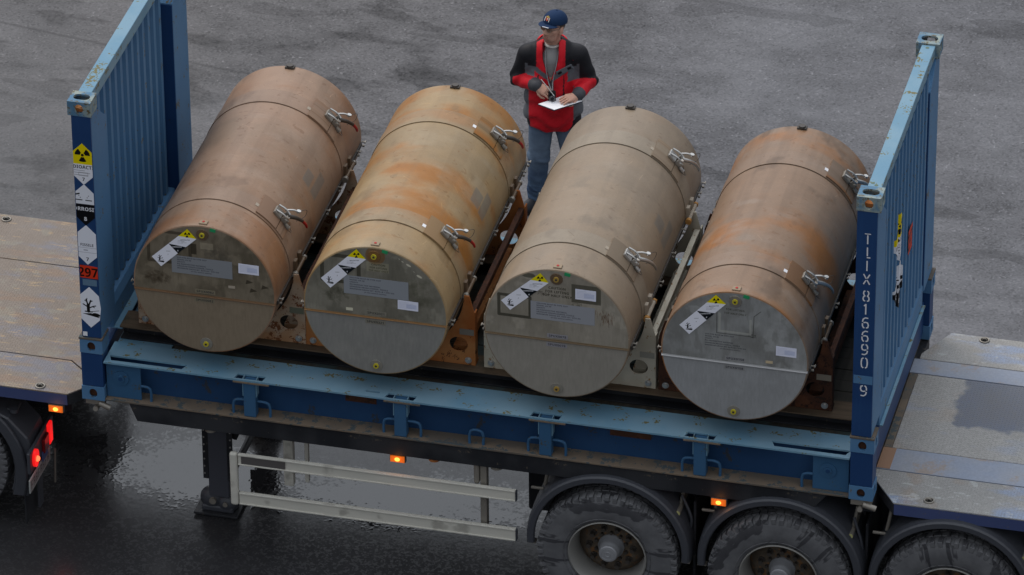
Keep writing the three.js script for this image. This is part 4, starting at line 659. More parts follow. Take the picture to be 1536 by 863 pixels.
function sweep(prof, a0, a1, n, r = 1) { // profile of [radius, z] swept about z; angle from the top towards +x
  const pos = [], uv = []; let len = [0]; for (let i = 1; i < prof.length; i++) len.push(len[i - 1] + Math.hypot(prof[i][0] - prof[i - 1][0], prof[i][1] - prof[i - 1][1]));
  const P = (k, t) => { const [q, z] = prof[k]; pos.push(q * Math.sin(t), YC + q * Math.cos(t), z); uv.push(0.5 + t / (2 * Math.PI), (z + ZH) / (2 * ZH)); };
  for (let i = 0; i < n; i++) { const t0 = mix(a0, a1, i / n), t1 = mix(a0, a1, (i + 1) / n); for (let k = 0; k < prof.length - 1; k++) { P(k, t0); P(k, t1); P(k + 1, t1); P(k, t0); P(k + 1, t1); P(k + 1, t0); } }
  const g = new THREE.BufferGeometry(); g.setAttribute('position', new THREE.Float32BufferAttribute(pos, 3)); g.setAttribute('uv', new THREE.Float32BufferAttribute(uv, 2)); 
  // smooth round the axis, creased along it
  const nor = new Float32Array(pos.length); let w = 0; const N = (k0, k1, t) => { const dr = prof[k1][0] - prof[k0][0], dz = prof[k1][1] - prof[k0][1], l = Math.hypot(dr, dz) || 1, nr = -dz / l, nz = dr / l; nor[w++] = nr * Math.sin(t); nor[w++] = nr * Math.cos(t); nor[w++] = nz; };
  for (let i = 0; i < n; i++) { const t0 = mix(a0, a1, i / n), t1 = mix(a0, a1, (i + 1) / n); for (let k = 0; k < prof.length - 1; k++) for (const t of [t0, t1, t1, t0, t1, t0]) N(k, k + 1, t); }
  g.setAttribute('normal', new THREE.BufferAttribute(nor, 3)); return g;
}
function faceGeo(upper, z, gap) { // flat end, above or below the split
  const r = R0 - 0.012, y0 = SPLIT + (upper ? gap : -gap), a = Math.acos(y0 / r), pts = [], n = 60;
  for (let i = 0; i <= n; i++) { const t = upper ? mix(-a, a, i / n) : mix(a, 2 * Math.PI - a, i / n); pts.push([r * Math.sin(t), YC + r * Math.cos(t)]); }
  const g = new THREE.ShapeGeometry(shapeOf(pts.reverse())); g.translate(0, 0, z); const b = prep(g), p = b.attributes.position, u = b.attributes.uv; for (let i = 0; i < p.count; i++) u.setXY(i, p.getX(i) / 1.12 + 0.5, (p.getY(i) - YC) / 1.12 + 0.5); return b;
}
const dz = (z) => z - DRUM_Z;                                              // world z to drum z
const Z1 = dz(2.012), Z2 = dz(1.822), Z3 = dz(0.538), Z4 = dz(0.348);
const gv = 0.010, bd = 0.005;
const skinProf = [[R0 - 0.012, ZH], [R0 - 0.003, ZH - 0.004], [R0, ZH - 0.014], [R0, Z1 + gv], [R0 - 0.014, Z1 + gv - 0.001], [R0 - 0.014, Z1 + 0.001], [R0 + bd, Z1], [R0 + bd, Z2 + 0.003], [R0, Z2], [R0, Z3 + gv], [R0 - 0.014, Z3 + gv - 0.001], [R0 - 0.014, Z3 + 0.001], [R0 + bd, Z3], [R0 + bd, Z4 + 0.003], [R0, Z4], [R0, -ZH + 0.014], [R0 - 0.012, -ZH]];
const aS = Math.PI / 2 + Math.asin(0.055 / R0);
const upSkin = sweep(skinProf, -aS + 0.006, aS - 0.006, 96), loSkin = sweep(skinProf, aS + 0.006, 2 * Math.PI - aS - 0.006, 72);
{ const u = loSkin.attributes.uv; for (let i = 0; i < u.count; i++) if (u.getX(i) > 1) u.setX(i, u.getX(i) - 1); }
const upFace = faceGeo(true, ZH, 0.004), loFace = faceGeo(false, ZH, 0.004), backUp = faceGeo(true, 0, 0.004).rotateY(Math.PI).translate(0, 0, -ZH), backLo = faceGeo(false, 0, 0.004).rotateY(Math.PI).translate(0, 0, -ZH);
const splitBar = uvBox(join([bar(-0.545, 0.545, YC + SPLIT - 0.0035, YC + SPLIT + 0.0035, -ZH + 0.01, ZH + 0.003, 0), bar(-0.5445, 0.5445, YC + SPLIT - 0.011, YC + SPLIT - 0.004, ZH - 0.004, ZH + 0.010, 0.002)]));
const sideFlange = uvBox(join([-1, 1].map((s) => bar(s * R0 - 0.010, s * R0 + 0.010, YC + SPLIT - 0.02, YC + SPLIT + 0.012, -ZH + 0.03, ZH - 0.03, 0.003))));
// a toggle clamp, modelled as it would sit on the very top, then turned round the drum
const tipIn = (g, a) => g.translate(0, -YC, 0).rotateZ(-a).translate(0, YC, 0);
function latchGeos(zc, a) {
  const y = YC + R0 + bd, G = {}, rr = R0 + bd;
  const arcPlate = (t0, t1, z0, z1, h) => { const pos = []; const n = 8, q = (a, b, c, d) => pos.push(...a, ...b, ...c, ...a, ...c, ...d), P = (t, r, z) => [r * Math.sin(t), YC + r * Math.cos(t), z]; for (let i = 0; i < n; i++) { const s = mix(t0, t1, i / n), e = mix(t0, t1, (i + 1) / n); q(P(s, rr + h, z1), P(e, rr + h, z1), P(e, rr + h, z0), P(s, rr + h, z0)); q(P(s, rr - 0.01, z1), P(e, rr - 0.01, z1), P(e, rr + h, z1), P(s, rr + h, z1)); q(P(e, rr - 0.01, z0), P(s, rr - 0.01, z0), P(s, rr + h, z0), P(e, rr + h, z0)); if (!i) q(P(s, rr - 0.01, z0), P(s, rr - 0.01, z1), P(s, rr + h, z1), P(s, rr + h, z0)); if (i === n - 1) q(P(e, rr - 0.01, z1), P(e, rr - 0.01, z0), P(e, rr + h, z0), P(e, rr + h, z1)); } const g = new THREE.BufferGeometry(); g.setAttribute('position', new THREE.Float32BufferAttribute(pos, 3)); g.computeVertexNormals(); return g; };
  G.plate = [arcPlate(-0.36, -0.012, zc - 0.07, zc + 0.178, 0.012), arcPlate(0.0, 0.17, zc - 0.05, zc + 0.178, 0.010)];
  const Y = y + 0.012;
  G.bracket = [box(0.075, 0.022, 0.085, -0.055, Y + 0.010, zc + 0.02, 0.004), box(0.055, 0.045, 0.012, 0.015, Y + 0.022, zc + 0.045, 0.004), box(0.055, 0.045, 0.012, 0.015, Y + 0.022, zc - 0.025, 0.004), cyl(0.012, 0.012, 0.11, 12).rotateX(Math.PI / 2).translate(0.02, Y + 0.034, zc + 0.01), cyl(0.014, 0.014, 0.03, 10).rotateZ(Math.PI / 2).translate(0.055, Y + 0.010, zc + 0.05), cyl(0.017, 0.017, 0.012, 6).rotateZ(Math.PI / 2).translate(0.078, Y + 0.010, zc + 0.05)];
  G.hook = [tube([[-0.085, Y + 0.022, zc - 0.035], [-0.03, Y + 0.046, zc - 0.03], [0.02, Y + 0.048, zc - 0.02], [0.02, Y + 0.048, zc + 0.035], [-0.03, Y + 0.046, zc + 0.045], [-0.085, Y + 0.022, zc + 0.04]], 0.0075, 20, 8), tube([[-0.02, Y + 0.02, zc - 0.055], [0.02, Y + 0.07, zc - 0.07], [0.045, Y + 0.085, zc - 0.075]], 0.0075, 10, 8), cyl(0.017, 0.017, 0.016, 14).rotateZ(0.6).translate(0.05, Y + 0.09, zc - 0.078)];
  const lv = [[0.015, Y + 0.045, zc + 0.005], [0.07, Y + 0.064, zc - 0.035], [0.13, Y + 0.058, zc - 0.085], [0.185, Y + 0.030, zc - 0.135], [0.215, Y + 0.004, zc - 0.165]];
  const blade = (pts, w0, w1) => { const c = new THREE.CatmullRomCurve3(pts.map((p) => new THREE.Vector3(...p))); const gs = []; const n = 9; for (let i = 0; i < n; i++) { const p = c.getPoint(i / n), q = c.getPoint((i + 1) / n); const r = mix(w0, w1, i / n); gs.push(rod(p.toArray(), q.toArray(), r, 10, mix(w0, w1, (i + 1) / n)), new THREE.SphereGeometry(mix(w0, w1, (i + 1) / n), 10, 6).translate(q.x, q.y, q.z)); } return gs; };
  G.leverA = blade(lv.slice(0, 3), 0.017, 0.013); G.leverB = blade(lv.slice(2), 0.0125, 0.009);
  G.wire = [tube([[0.03, Y + 0.01, zc + 0.06], [0.07, Y + 0.03, zc + 0.11], [0.11, Y + 0.02, zc + 0.08], [0.10, Y + 0.005, zc + 0.03], [0.06, Y + 0.02, zc + 0.02]], 0.0022, 30, 5), tube([[0.05, Y + 0.09, zc - 0.08], [0.09, Y + 0.12, zc - 0.13], [0.12, Y + 0.08, zc - 0.12], [0.10, Y + 0.03, zc - 0.06]], 0.0022, 24, 5)];
  G.wires = G.wire.map((w) => tipIn(uvBox(w), a)); delete G.wire;
  for (const k in G) if (k !== 'wires') G[k] = tipIn(uvBox(join(G[k])), a);
  G.square = tipIn(box(0.028, 0.002, 0.034, -0.225, YC + Math.sqrt(rr * rr - 0.225 * 0.225) + 0.002, zc + 0.085, 0).rotateZ(0), a); 
  { const g = box(0.028, 0.003, 0.034, 0, YC + rr + 0.0016, zc + 0.085, 0); G.square = tipIn(tipIn(g, -0.385), a); }
  return G;
}
const latchPair = (i) => { const q = Math.PI / 180, o = [-0.015, 0.012, 0, 0.008][i]; return [[latchGeos(dz(1.833) + o, [52.4, 49.6, 50.6, 51.4][i] * q), 0], [latchGeos(dz(0.357) - o * 0.6, [51.8, 50.2, 51.2, 52.0][i] * q), 1]]; };
const pinGeo = (s, z) => [rod([s * (R0 + 0.004), YC + SPLIT + 0.01, z], [s * (R0 + 0.034), YC + SPLIT + 0.012, z], 0.006, 8), rod([s * (R0 + 0.034), YC + SPLIT + 0.012, z - 0.016], [s * (R0 + 0.034), YC + SPLIT + 0.012, z + 0.016], 0.006, 8), cyl(0.010, 0.010, 0.016, 8).rotateZ(Math.PI / 2).translate(s * (R0 + 0.018), YC + SPLIT - 0.025, z)];
const hingeGeo = (s, z) => uvBox(join([rod([s * (R0 + 0.030), YC - 0.045, z - 0.115], [s * (R0 + 0.030), YC - 0.045, z + 0.115], 0.016, 12), box(0.03, 0.13, 0.05, s * (R0 + 0.012), YC - 0.02, z + 0.06, 0.004), box(0.03, 0.13, 0.05, s * (R0 + 0.012), YC - 0.02, z - 0.06, 0.004)]));
const hingeEnds = (s, z) => [0, 1].map((k) => uvBox([cyl(0.024, 0.024, 0.03, 12).rotateX(Math.PI / 2).translate(s * (R0 + 0.030), YC - 0.045, z + 0.125), cyl(0.022, 0.022, 0.02, 6).rotateX(Math.PI / 2).translate(s * (R0 + 0.030), YC - 0.045, z - 0.125)][k]));
const q0 = (g) => uvBox(g);
const lugNear = q0(join([box(0.062, 0.012, 0.05, 0, YC + R0 + 0.004, ZH - 0.045, 0.003)])), lugDot = q0(cyl(0.010, 0.010, 0.005, 14).translate(0, YC + R0 + 0.0115, ZH - 0.045));
const knobFar = q0(join([box(0.075, 0.016, 0.05, 0, YC + R0 + 0.007, -ZH + 0.035, 0.005), cyl(0.026, 0.030, 0.014, 16).translate(0, YC + R0 + 0.019, -ZH + 0.035)]));
const plugRing = (y) => q0(join([cyl(0.046, 0.048, 0.006, 28).rotateX(Math.PI / 2).translate(0, YC + y, ZH + 0.004)])), plugCap = (y) => q0(join([cyl(0.021, 0.021, 0.012, 20).rotateX(Math.PI / 2).translate(0, YC + y, ZH + 0.012)])), plugDot = (y) => q0(cyl(0.009, 0.009, 0.004, 14).rotateX(Math.PI / 2).translate(0, YC + y, ZH + 0.018));
const stickerShape = (A) => { const g = prep(ext(A.slice().reverse().map(([x, y]) => [x, y + YC]), [], 0.0015, 'xy', ZH + 0.0035)); const [top, right, bot, left] = A; const ux = top[0] - left[0], uy = top[1] - left[1], vx = left[0] - bot[0], vy = left[1] - bot[1], det = ux * vy - uy * vx, p = g.attributes.position, u = g.attributes.uv; for (let i = 0; i < p.count; i++) { const dx = p.getX(i) - bot[0], dy = p.getY(i) - YC - bot[1]; u.setXY(i, (dx * vy - dy * vx) / det, (ux * dy - uy * dx) / det); } return g; };
const quadUv = (A, z = 0.003) => stickerShape.call(null, A);                 // corners: upper left run given as top-right, right-bottom, left-bottom, left-top
function sheetOn(x0, y0, x1, y1, tilt = 0, z = 0.002) { const g = new THREE.BoxGeometry(x1 - x0, y1 - y0, 0.0015); const u = g.attributes.uv; g.rotateZ(tilt).translate((x0 + x1) / 2, YC + (y0 + y1) / 2, ZH + z); return prep(g); }

function drum(i, spec) {
  const t = thing('steel_drum', spec.label, 'drum', [spec.x, DRUM_Y, DRUM_Z], 0, 'steel drums lying in a row on the flat rack');
  const skin = mat({ map: spec.skin, roughness: 0.42, specularIntensity: 0.42, ...grain }), face = mat({ map: spec.face, roughness: 0.38, metalness: 0.1, ...grain });
  const up = obj('upper_shell', [upSkin.clone()], skin, t, true), lo = obj('lower_shell', [loSkin.clone()], skin, t, true);
  const fu = obj('end_plate', [upFace.clone()], face, t, true), fl = obj('end_plate', [loFace.clone()], face, t, true);
  obj('end_plate', [backUp.clone()], face, t, true); obj('end_plate', [backLo.clone()], face, t, true);
  obj('split_joint', [splitBar.clone()], spec.split, t, true); obj('side_flange', [sideFlange.clone()], M.darksteel, t, true);
  for (const [G] of latchPair(i)) {
    const band = obj('clamp_plate', [G.plate.clone()], mat({ map: spec.skin, color: spec.plateTint, roughness: 0.45, ...grain }), t, true);
    const b = obj('latch', [G.bracket.clone()], spec.latch, t, true);
    obj('hook', [G.hook.clone()], M.steel, b, true); obj('lever', [G.leverA.clone()], spec.leverRoot, b, true); obj('lever_grip', [G.leverB.clone()], spec.lever, b, true); for (const w of G.wires) obj('lanyard', [w.clone()], M.darksteel, b, true);
    obj('white_tag', [G.square.clone()], spec.tag, band, true);
  }
  for (const z of [dz(1.85), dz(0.43)]) for (const s of [-1, 1]) { const h = obj('hinge', [hingeGeo(s, z)], spec.hinge, t, true); for (const e of hingeEnds(s, z)) obj('hinge_nut', [e], spec.hingeNut, h, true); }
  for (const s of [-1, 1]) for (const z of [2.33, 1.45, 1.03, 0.68, 0.13, -0.02]) obj('quick_pin', [q0(join(pinGeo(s, dz(z))))], M.dullsteel, t, true);
  const lug = obj('lug', [lugNear.clone()], lugMat, t, true); obj('red_dot', [lugDot.clone()], M.redplastic, lug, true); obj('vent_plug', [knobFar.clone()], M.darksteel, t, true);
  for (const y of [0.474, -0.474]) { const p = obj('plug_flange', [plugRing(y)], y > 0 ? spec.plug : flangeMat, t, true); obj('plug', [plugCap(y)], i === 2 ? M.brass : M.yellow, p, true); obj('plug_centre', [plugDot(y)], M.darksteel, p, true); }
  obj('green_label', [sheetOn(0.060, 0.508, 0.104, 0.536, -0.18, 0.0025)], M.green, t);
  obj('hazard_label', [stickerShape(spec.sticker)], stickerMat, t, true);
  obj('paper_label', [sheetOn(...spec.paper, -0.01, 0.0028)], paperMat, t, true);
  if (spec.plate) obj('data_plate', [sheetOn(...spec.plate, 0.0, 0.0016)], spec.plateMat, t, true);
  for (const [a, b] of [[-0.020, 0.006], [-0.096, 0.0]]) obj('serial_label', [sheetOn(-0.078 + b, a - 0.0175, 0.078 + b, a + 0.0175, 0, 0.0017)], spec.serial, t, true);
  for (const [x, y, w, h, m] of spec.tags || []) obj('small_tag', [sheetOn(x - w / 2, y - h / 2, x + w / 2, y + h / 2, 0.03, 0.002)], m, t);
  return t;
}
const oxide = mat({ map: T.darkrust, roughness: 0.7 }), brown = mat({ color: [0.13, 0.085, 0.05], roughness: 0.5, metalness: 0.3 });
const noBand = () => 0, lugMat = mat({ color: [0.27, 0.205, 0.14], roughness: 0.6 }), flangeMat = mat({ color: [0.19, 0.18, 0.155], roughness: 0.5 });
const common = { latch: M.dullsteel, leverRoot: M.darksteel, tag: M.tan, hinge: brown, hingeNut: M.dullsteel, plateTint: [0.86, 0.84, 0.82] };
drum(0, { ...common, x: 0.985, label: 'pinkish brown steel drum with dull brown end, beside the ribbed wall with placards',
  skin: drumSkin([0.300, 0.185, 0.118], [0.330, 0.218, 0.150], [0.270, 0.125, 0.055], 2, { dirt: [0.17, 0.105, 0.07], bandTint: [0.27, 0.19, 0.14], grey: [0.235, 0.170, 0.120], greyness: 0.5, amount: 0.8, from: 0.56, pale: [0.36, 0.27, 0.205], bands: (l) => l > 2.1 ? 0.14 : 0.02 * Math.sin(l * 9), patches: [[57, 1.19, 5, 0.09], [69, 1.13, 5, 0.16]] }),
  face: faceSkin([0.185, 0.155, 0.112], [0.100, 0.083, 0.057], 5, { lower: [0.235, 0.185, 0.130], draw(c, px, py, sc) { residue(c, px, py, sc, -0.42, 0.20, -0.10, 0.46, 'rgba(40,34,26,0.5)', 0.025); smudge(c, px, py, sc, -0.36, 0.06, 0.10, 0.05, 'rgba(36,28,20,0.10)', 80); smudge(c, px, py, sc, 0.1, 0.3, 0.12, 0.1, 'rgba(40,34,26,0.06)', 60); c.fillStyle = 'rgba(36,32,24,0.6)'; c.fillRect(px(-0.09), py(0.385), 0.04 * sc, 0.09 * sc); for (const [x, y] of [[0.33, 0.13], [0.45, 0.10], [0.36, 0.06]]) { c.beginPath(); c.moveTo(px(x), py(y)); c.lineTo(px(x + 0.05), py(y - 0.02)); c.lineTo(px(x - 0.01), py(y - 0.04)); c.fill(); } c.fillStyle = 'rgba(185,175,150,0.35)'; c.fillRect(px(-0.02), py(0.405), 0.10 * sc, 0.055 * sc); } }),
  split: mat({ color: [0.17, 0.10, 0.055], roughness: 0.5 }), lever: M.redplastic, plug: brown, sticker: [[-0.114, 0.508], [-0.045, 0.432], [-0.327, 0.158], [-0.396, 0.233]], paper: [0.27, 0.181, 0.427, 0.265], plate: [-0.245, 0.118, 0.222, 0.268], plateMat: dataPlateMat('#7d8084', '#383a40'), serial: serialMat('SPUX0082', '#78705e', '#2e2e30'), tags: [[0.213, 0.05, 0.052, 0.022, M.tan]] });
drum(1, { ...common, x: 2.297, label: 'ochre steel drum with orange rust clouds, in front of the man',
  skin: drumSkin([0.305, 0.197, 0.092], [0.345, 0.242, 0.128], [0.330, 0.140, 0.032], 21, { dirt: [0.20, 0.13, 0.065], bandTint: [0.30, 0.235, 0.155], grey: [0.260, 0.200, 0.125], greyness: 0.5, amount: 1.0, from: 0.50, pale: [0.40, 0.33, 0.225], bands: (l, s, th) => 0.20 * Math.exp(-((l - 1.75) ** 2) / 0.035) + 0.17 * Math.exp(-((l - 1.25) ** 2) / 0.02) * Math.exp(-((th - 0.1) ** 2) / 0.8) + 0.20 * Math.exp(-((l - 2.28) ** 2) / 0.01) * Math.exp(-((th - 0.2) ** 2) / 0.9) + 0.12 * Math.exp(-((l - 0.45) ** 2) / 0.01), patches: [[57, 1.19, 6, 0.10], [68, 1.15, 5, 0.16]] }),
  face: faceSkin([0.205, 0.192, 0.155], [0.125, 0.117, 0.092], 15, { lower: [0.245, 0.245, 0.235], draw(c, px, py, sc) { residue(c, px, py, sc, -0.40, 0.22, -0.12, 0.44, 'rgba(40,38,30,0.55)', 0.03); smudge(c, px, py, sc, 0.35, 0.2, 0.12, 0.12, 'rgba(60,58,50,0.07)', 70); smudge(c, px, py, sc, -0.3, 0.1, 0.1, 0.06, 'rgba(44,42,40,0.09)', 70); c.fillStyle = 'rgba(120,70,25,0.45)'; c.beginPath(); c.arc(px(0.008), py(0.478), 0.075 * sc, 0, 7); c.fill(); c.fillStyle = 'rgba(165,160,130,0.35)'; c.fillRect(px(-0.06), py(0.42), 0.17 * sc, 0.08 * sc); txt(c, 'CAUTION', px(0.03), py(0.40), 22, 'rgba(40,38,30,0.7)'); txt(c, 'FOR LIFTING', px(0.03), py(0.375), 20, 'rgba(40,38,30,0.7)'); txt(c, 'TOP HALF ONLY', px(0.03), py(0.35), 18, 'rgba(40,38,30,0.7)'); c.fillStyle = 'rgba(205,200,180,0.85)'; for (const [x, y, w] of [[0.19, 0.475, 0.012], [0.215, 0.455, 0.018], [0.26, 0.43, 0.04], [0.30, 0.38, 0.012], [0.34, 0.345, 0.045]]) { c.beginPath(); c.ellipse(px(x), py(y), w * sc * 0.5, w * sc * 0.2, 0.5, 0, 7); c.fill(); } } }),
  split: mat({ color: [0.24, 0.135, 0.06], roughness: 0.5 }), lever: M.redplastic, plug: mat({ color: [0.20, 0.10, 0.03], roughness: 0.5, metalness: 0.3 }), sticker: [[-0.134, 0.516], [-0.062, 0.439], [-0.338, 0.156], [-0.41, 0.23]], paper: [0.173, 0.043, 0.329, 0.122], plate: [-0.236, 0.125, 0.256, 0.282], plateMat: dataPlateMat('#84888d', '#3c3e46'), serial: serialMat('SPUX0321', '#7a766a', '#2e2e30'), tag: M.white, tags: [[-0.197, -0.01, 0.052, 0.024, mat({ color: [0.55, 0.52, 0.40], roughness: 0.6 })]] });
drum(2, { ...common, x: 3.672, label: 'plain grey brown steel drum with a rusty splash on its end, in the cream cradle',
  skin: drumSkin([0.252, 0.192, 0.133], [0.282, 0.212, 0.146], [0.27, 0.18, 0.115], 43, { dirt: [0.19, 0.15, 0.11], bandTint: [0.285, 0.250, 0.195], grey: [0.245, 0.198, 0.150], greyness: 0.5, amount: 0.35, from: 0.62, pale: [0.30, 0.25, 0.195], bands: noBand, patches: [[62, 1.17, 6, 0.08], [75, 1.13, 5, 0.17]] }),
  face: faceSkin([0.285, 0.258, 0.212], [0.215, 0.193, 0.152], 25, { lower: [0.265, 0.250, 0.220], draw(c, px, py, sc) { residue(c, px, py, sc, -0.435, 0.112, -0.20, 0.285, 'rgba(52,50,42,0.72)', 0.024); c.fillStyle = 'rgba(58,56,46,0.62)'; c.fillRect(px(0.112), py(0.446), 0.22 * sc, 0.155 * sc); c.beginPath(); c.ellipse(px(-0.21), py(0.475), 0.05 * sc, 0.02 * sc, 0, 0, 7); c.fill(); smudge(c, px, py, sc, 0.15, 0.272, 0.04, 0.02, 'rgba(52,50,42,0.2)', 30); ['CAUTION', 'FOR LIFTING', 'TOP HALF ONLY'].forEach((s, k) => txt(c, s, px(0.004), py(0.392 - k * 0.033), 27, 'rgba(40,37,28,0.85)')); smudge(c, px, py, sc, -0.1, 0.335, 0.05, 0.015, 'rgba(52,50,42,0.15)', 40); const r = rng(5); for (let k = 0; k < 70; k++) { const x = 0.375 + 0.085 * (r() + r() - 1), y = 0.20 + 0.06 * (r() + r() - 1), l = 0.02 + 0.09 * r() * r(); c.strokeStyle = k % 3 ? 'rgba(74,50,36,0.5)' : 'rgba(150,140,122,0.4)'; c.lineWidth = 1.5 + 3 * r(); c.beginPath(); c.moveTo(px(x), py(y)); c.lineTo(px(x + 0.02 * (r() - 0.4)), py(y - l)); c.stroke(); } } }),
  split: mat({ color: [0.16, 0.115, 0.07], roughness: 0.5 }), lever: M.steel, leverRoot: M.steel, latch: M.steel, plug: brown, hinge: M.tan, hingeNut: mat({ color: [0.40, 0.20, 0.06], roughness: 0.6 }), sticker: [[-0.12, 0.508], [-0.058, 0.433], [-0.349, 0.16], [-0.417, 0.234]], paper: [0.141, 0.322, 0.296, 0.410], plate: [-0.195, 0.112, 0.286, 0.262], plateMat: dataPlateMat('#8b8d92', '#42444c'), serial: serialMat('SPUX0078', '#88868a', '#34363c') });
drum(3, { ...common, x: 5.003, label: 'rust brown steel drum with a clean grey end, beside the numbered post on the right',
  skin: drumSkin([0.240, 0.155, 0.100], [0.265, 0.178, 0.120], [0.300, 0.128, 0.042], 63, { dirt: [0.115, 0.075, 0.05], bandTint: [0.26, 0.185, 0.135], grey: [0.225, 0.170, 0.128], greyness: 0.7, amount: 1.0, from: 0.54, pale: [0.33, 0.275, 0.225], bands: (l, s, th) => 0.16 * Math.exp(-((l - 0.12) ** 2) / 0.05) + 0.14 * Math.exp(-((l - 1.5) ** 2) / 0.03) + 0.12 * Math.exp(-((l - 2.3) ** 2) / 0.02) - 0.1 * Math.exp(-((l - 1.0) ** 2) / 0.08), patches: [] }),
  face: faceSkin([0.265, 0.270, 0.265], [0.170, 0.170, 0.160], 35, { lower: [0.300, 0.308, 0.316], draw(c, px, py, sc) { c.strokeStyle = 'rgba(60,60,54,0.7)'; c.lineWidth = 5; c.beginPath(); c.moveTo(px(-0.135), py(0.37)); c.lineTo(px(-0.135), py(0.185)); c.lineTo(px(0.135), py(0.185)); c.lineTo(px(0.14), py(0.36)); c.lineTo(px(0.19), py(0.41)); c.stroke(); c.strokeStyle = 'rgba(175,175,165,0.5)'; c.lineWidth = 16; c.beginPath(); c.moveTo(px(-0.115), py(0.36)); c.lineTo(px(-0.115), py(0.205)); c.lineTo(px(0.115), py(0.205)); c.lineTo(px(0.115), py(0.33)); c.stroke(); smudge(c, px, py, sc, 0.13, 0.19, 0.03, 0.02, 'rgba(50,50,44,0.25)', 24); smudge(c, px, py, sc, 0.36, 0.33, 0.10, 0.12, 'rgba(190,192,194,0.05)', 60); plateDraw(c, px(-0.222), py(0.185), 0.42 * sc, 0.155 * sc, 'rgba(52,54,58,0.95)'); txt(c, 'FOR LIFTING', px(-0.0), py(0.398), 21, 'rgba(50,48,36,0.75)'); txt(c, 'TOP HALF ONLY', px(-0.0), py(0.365), 20, 'rgba(50,48,36,0.75)'); } }),
  split: mat({ color: [0.50, 0.50, 0.50], roughness: 0.35, metalness: 0.4 }), lever: M.steel, latch: M.dullsteel, leverRoot: M.steel, plug: M.dullsteel, sticker: [[-0.143, 0.509], [-0.068, 0.441], [-0.338, 0.146], [-0.412, 0.215]], paper: [0.307, 0.055, 0.459, 0.135], serial: serialMat('SPUX0158', '#868686', '#2c2e34'), tag: M.white, tags: [[0.258, -0.011, 0.052, 0.022, mat({ color: [0.50, 0.40, 0.26], roughness: 0.6 })]] });

// cradles: two saddle plates tied by bars
function cradle(x, m, label, o = {}) {
  const t = thing('drum_cradle', label, 'cradle', [x, D + 0.452, DRUM_Z], 0, 'cradles under the drums');
  const yc = DRUM_Y + YC - (D + 0.452), rc = 0.574, hw = 0.655;                     // saddle centre above the foot
  const pts = [[-hw, 0], [hw, 0], [hw, 0.44], [0.612, yc - 0.03]]; const a1 = Math.acos(-0.03 / rc) , n = 40;
  for (let i = 0; i <= n; i++) { const t0 = mix(a1, 2 * Math.PI - a1, i / n); pts.push([rc * Math.sin(t0), yc + rc * Math.cos(t0)]); }
  pts.push([-0.612, yc - 0.03], [-hw, 0.44]);
  for (const [z, s] of [[2.0, 1], [0.44, -1]]) {
    const zz = z - DRUM_Z, p = obj('saddle_plate', [ext(pts, [disc(0.525, 0.175, 0.070, 0.062), disc(-0.525, 0.175, 0.070, 0.062)], 0.012, 'xy', zz - 0.012, 0.002)], m, t);
    obj('foot', [bar(-hw, hw, 0.002, 0.014, zz - 0.10, zz - 0.012, 0.002), bar(0.643, 0.655, 0.014, 0.46, zz - 0.07, zz - 0.012, 0.002), bar(-0.655, -0.643, 0.014, 0.46, zz - 0.07, zz - 0.012, 0.002)], m, p);
    for (const sx of [-1, 1]) { obj('bolt', [cyl(0.018, 0.018, 0.02, 6).rotateX(Math.PI / 2).translate(sx * 0.60, 0.045, zz + 0.010), cyl(0.026, 0.026, 0.006, 14).rotateX(Math.PI / 2).translate(sx * 0.60, 0.045, zz + 0.003)], M.steel, p); }
    if (s > 0 && o.plate) obj('name_plate', [bar(0.535, 0.645, 0.265, 0.315, zz + 0.0005, zz + 0.004, 0)], o.plate, p);
  }
  for (const sx of [-1, 1]) obj('tie_bar', [bar(sx * 0.625 - 0.022, sx * 0.625 + 0.022, 0.405, 0.46, 0.44 - DRUM_Z, 2.0 - DRUM_Z - 0.013, 0.006)], o.bar || m, t);
  each('base_channel', [bar(-0.56, -0.46, 0.016, 0.10, 0.46 - DRUM_Z, 1.9 - DRUM_Z), bar(0.46, 0.56, 0.016, 0.10, 0.46 - DRUM_Z, 1.9 - DRUM_Z)], o.base || m, t);
  return t;
}
cradle(0.985, M.creamrust, 'cream steel cradle streaked with rust under the drum nearest the placard post', { bar: M.darkrust, plate: mat({ color: [0.17, 0.18, 0.13], roughness: 0.6 }) });
cradle(2.297, M.orange, 'orange rusted steel cradle under the ochre drum in front of the man', { bar: M.darkrust, plate: mat({ color: [0.20, 0.18, 0.15], roughness: 0.6 }) });
cradle(3.672, M.cream, 'clean cream painted steel cradle under the plain grey brown drum', { plate: mat({ color: [0.28, 0.27, 0.23], roughness: 0.5 }) });
cradle(5.003, M.darkrust, 'dark rusted steel cradle under the drum beside the numbered post', { plate: mat({ color: [0.26, 0.22, 0.17], roughness: 0.6 }) });
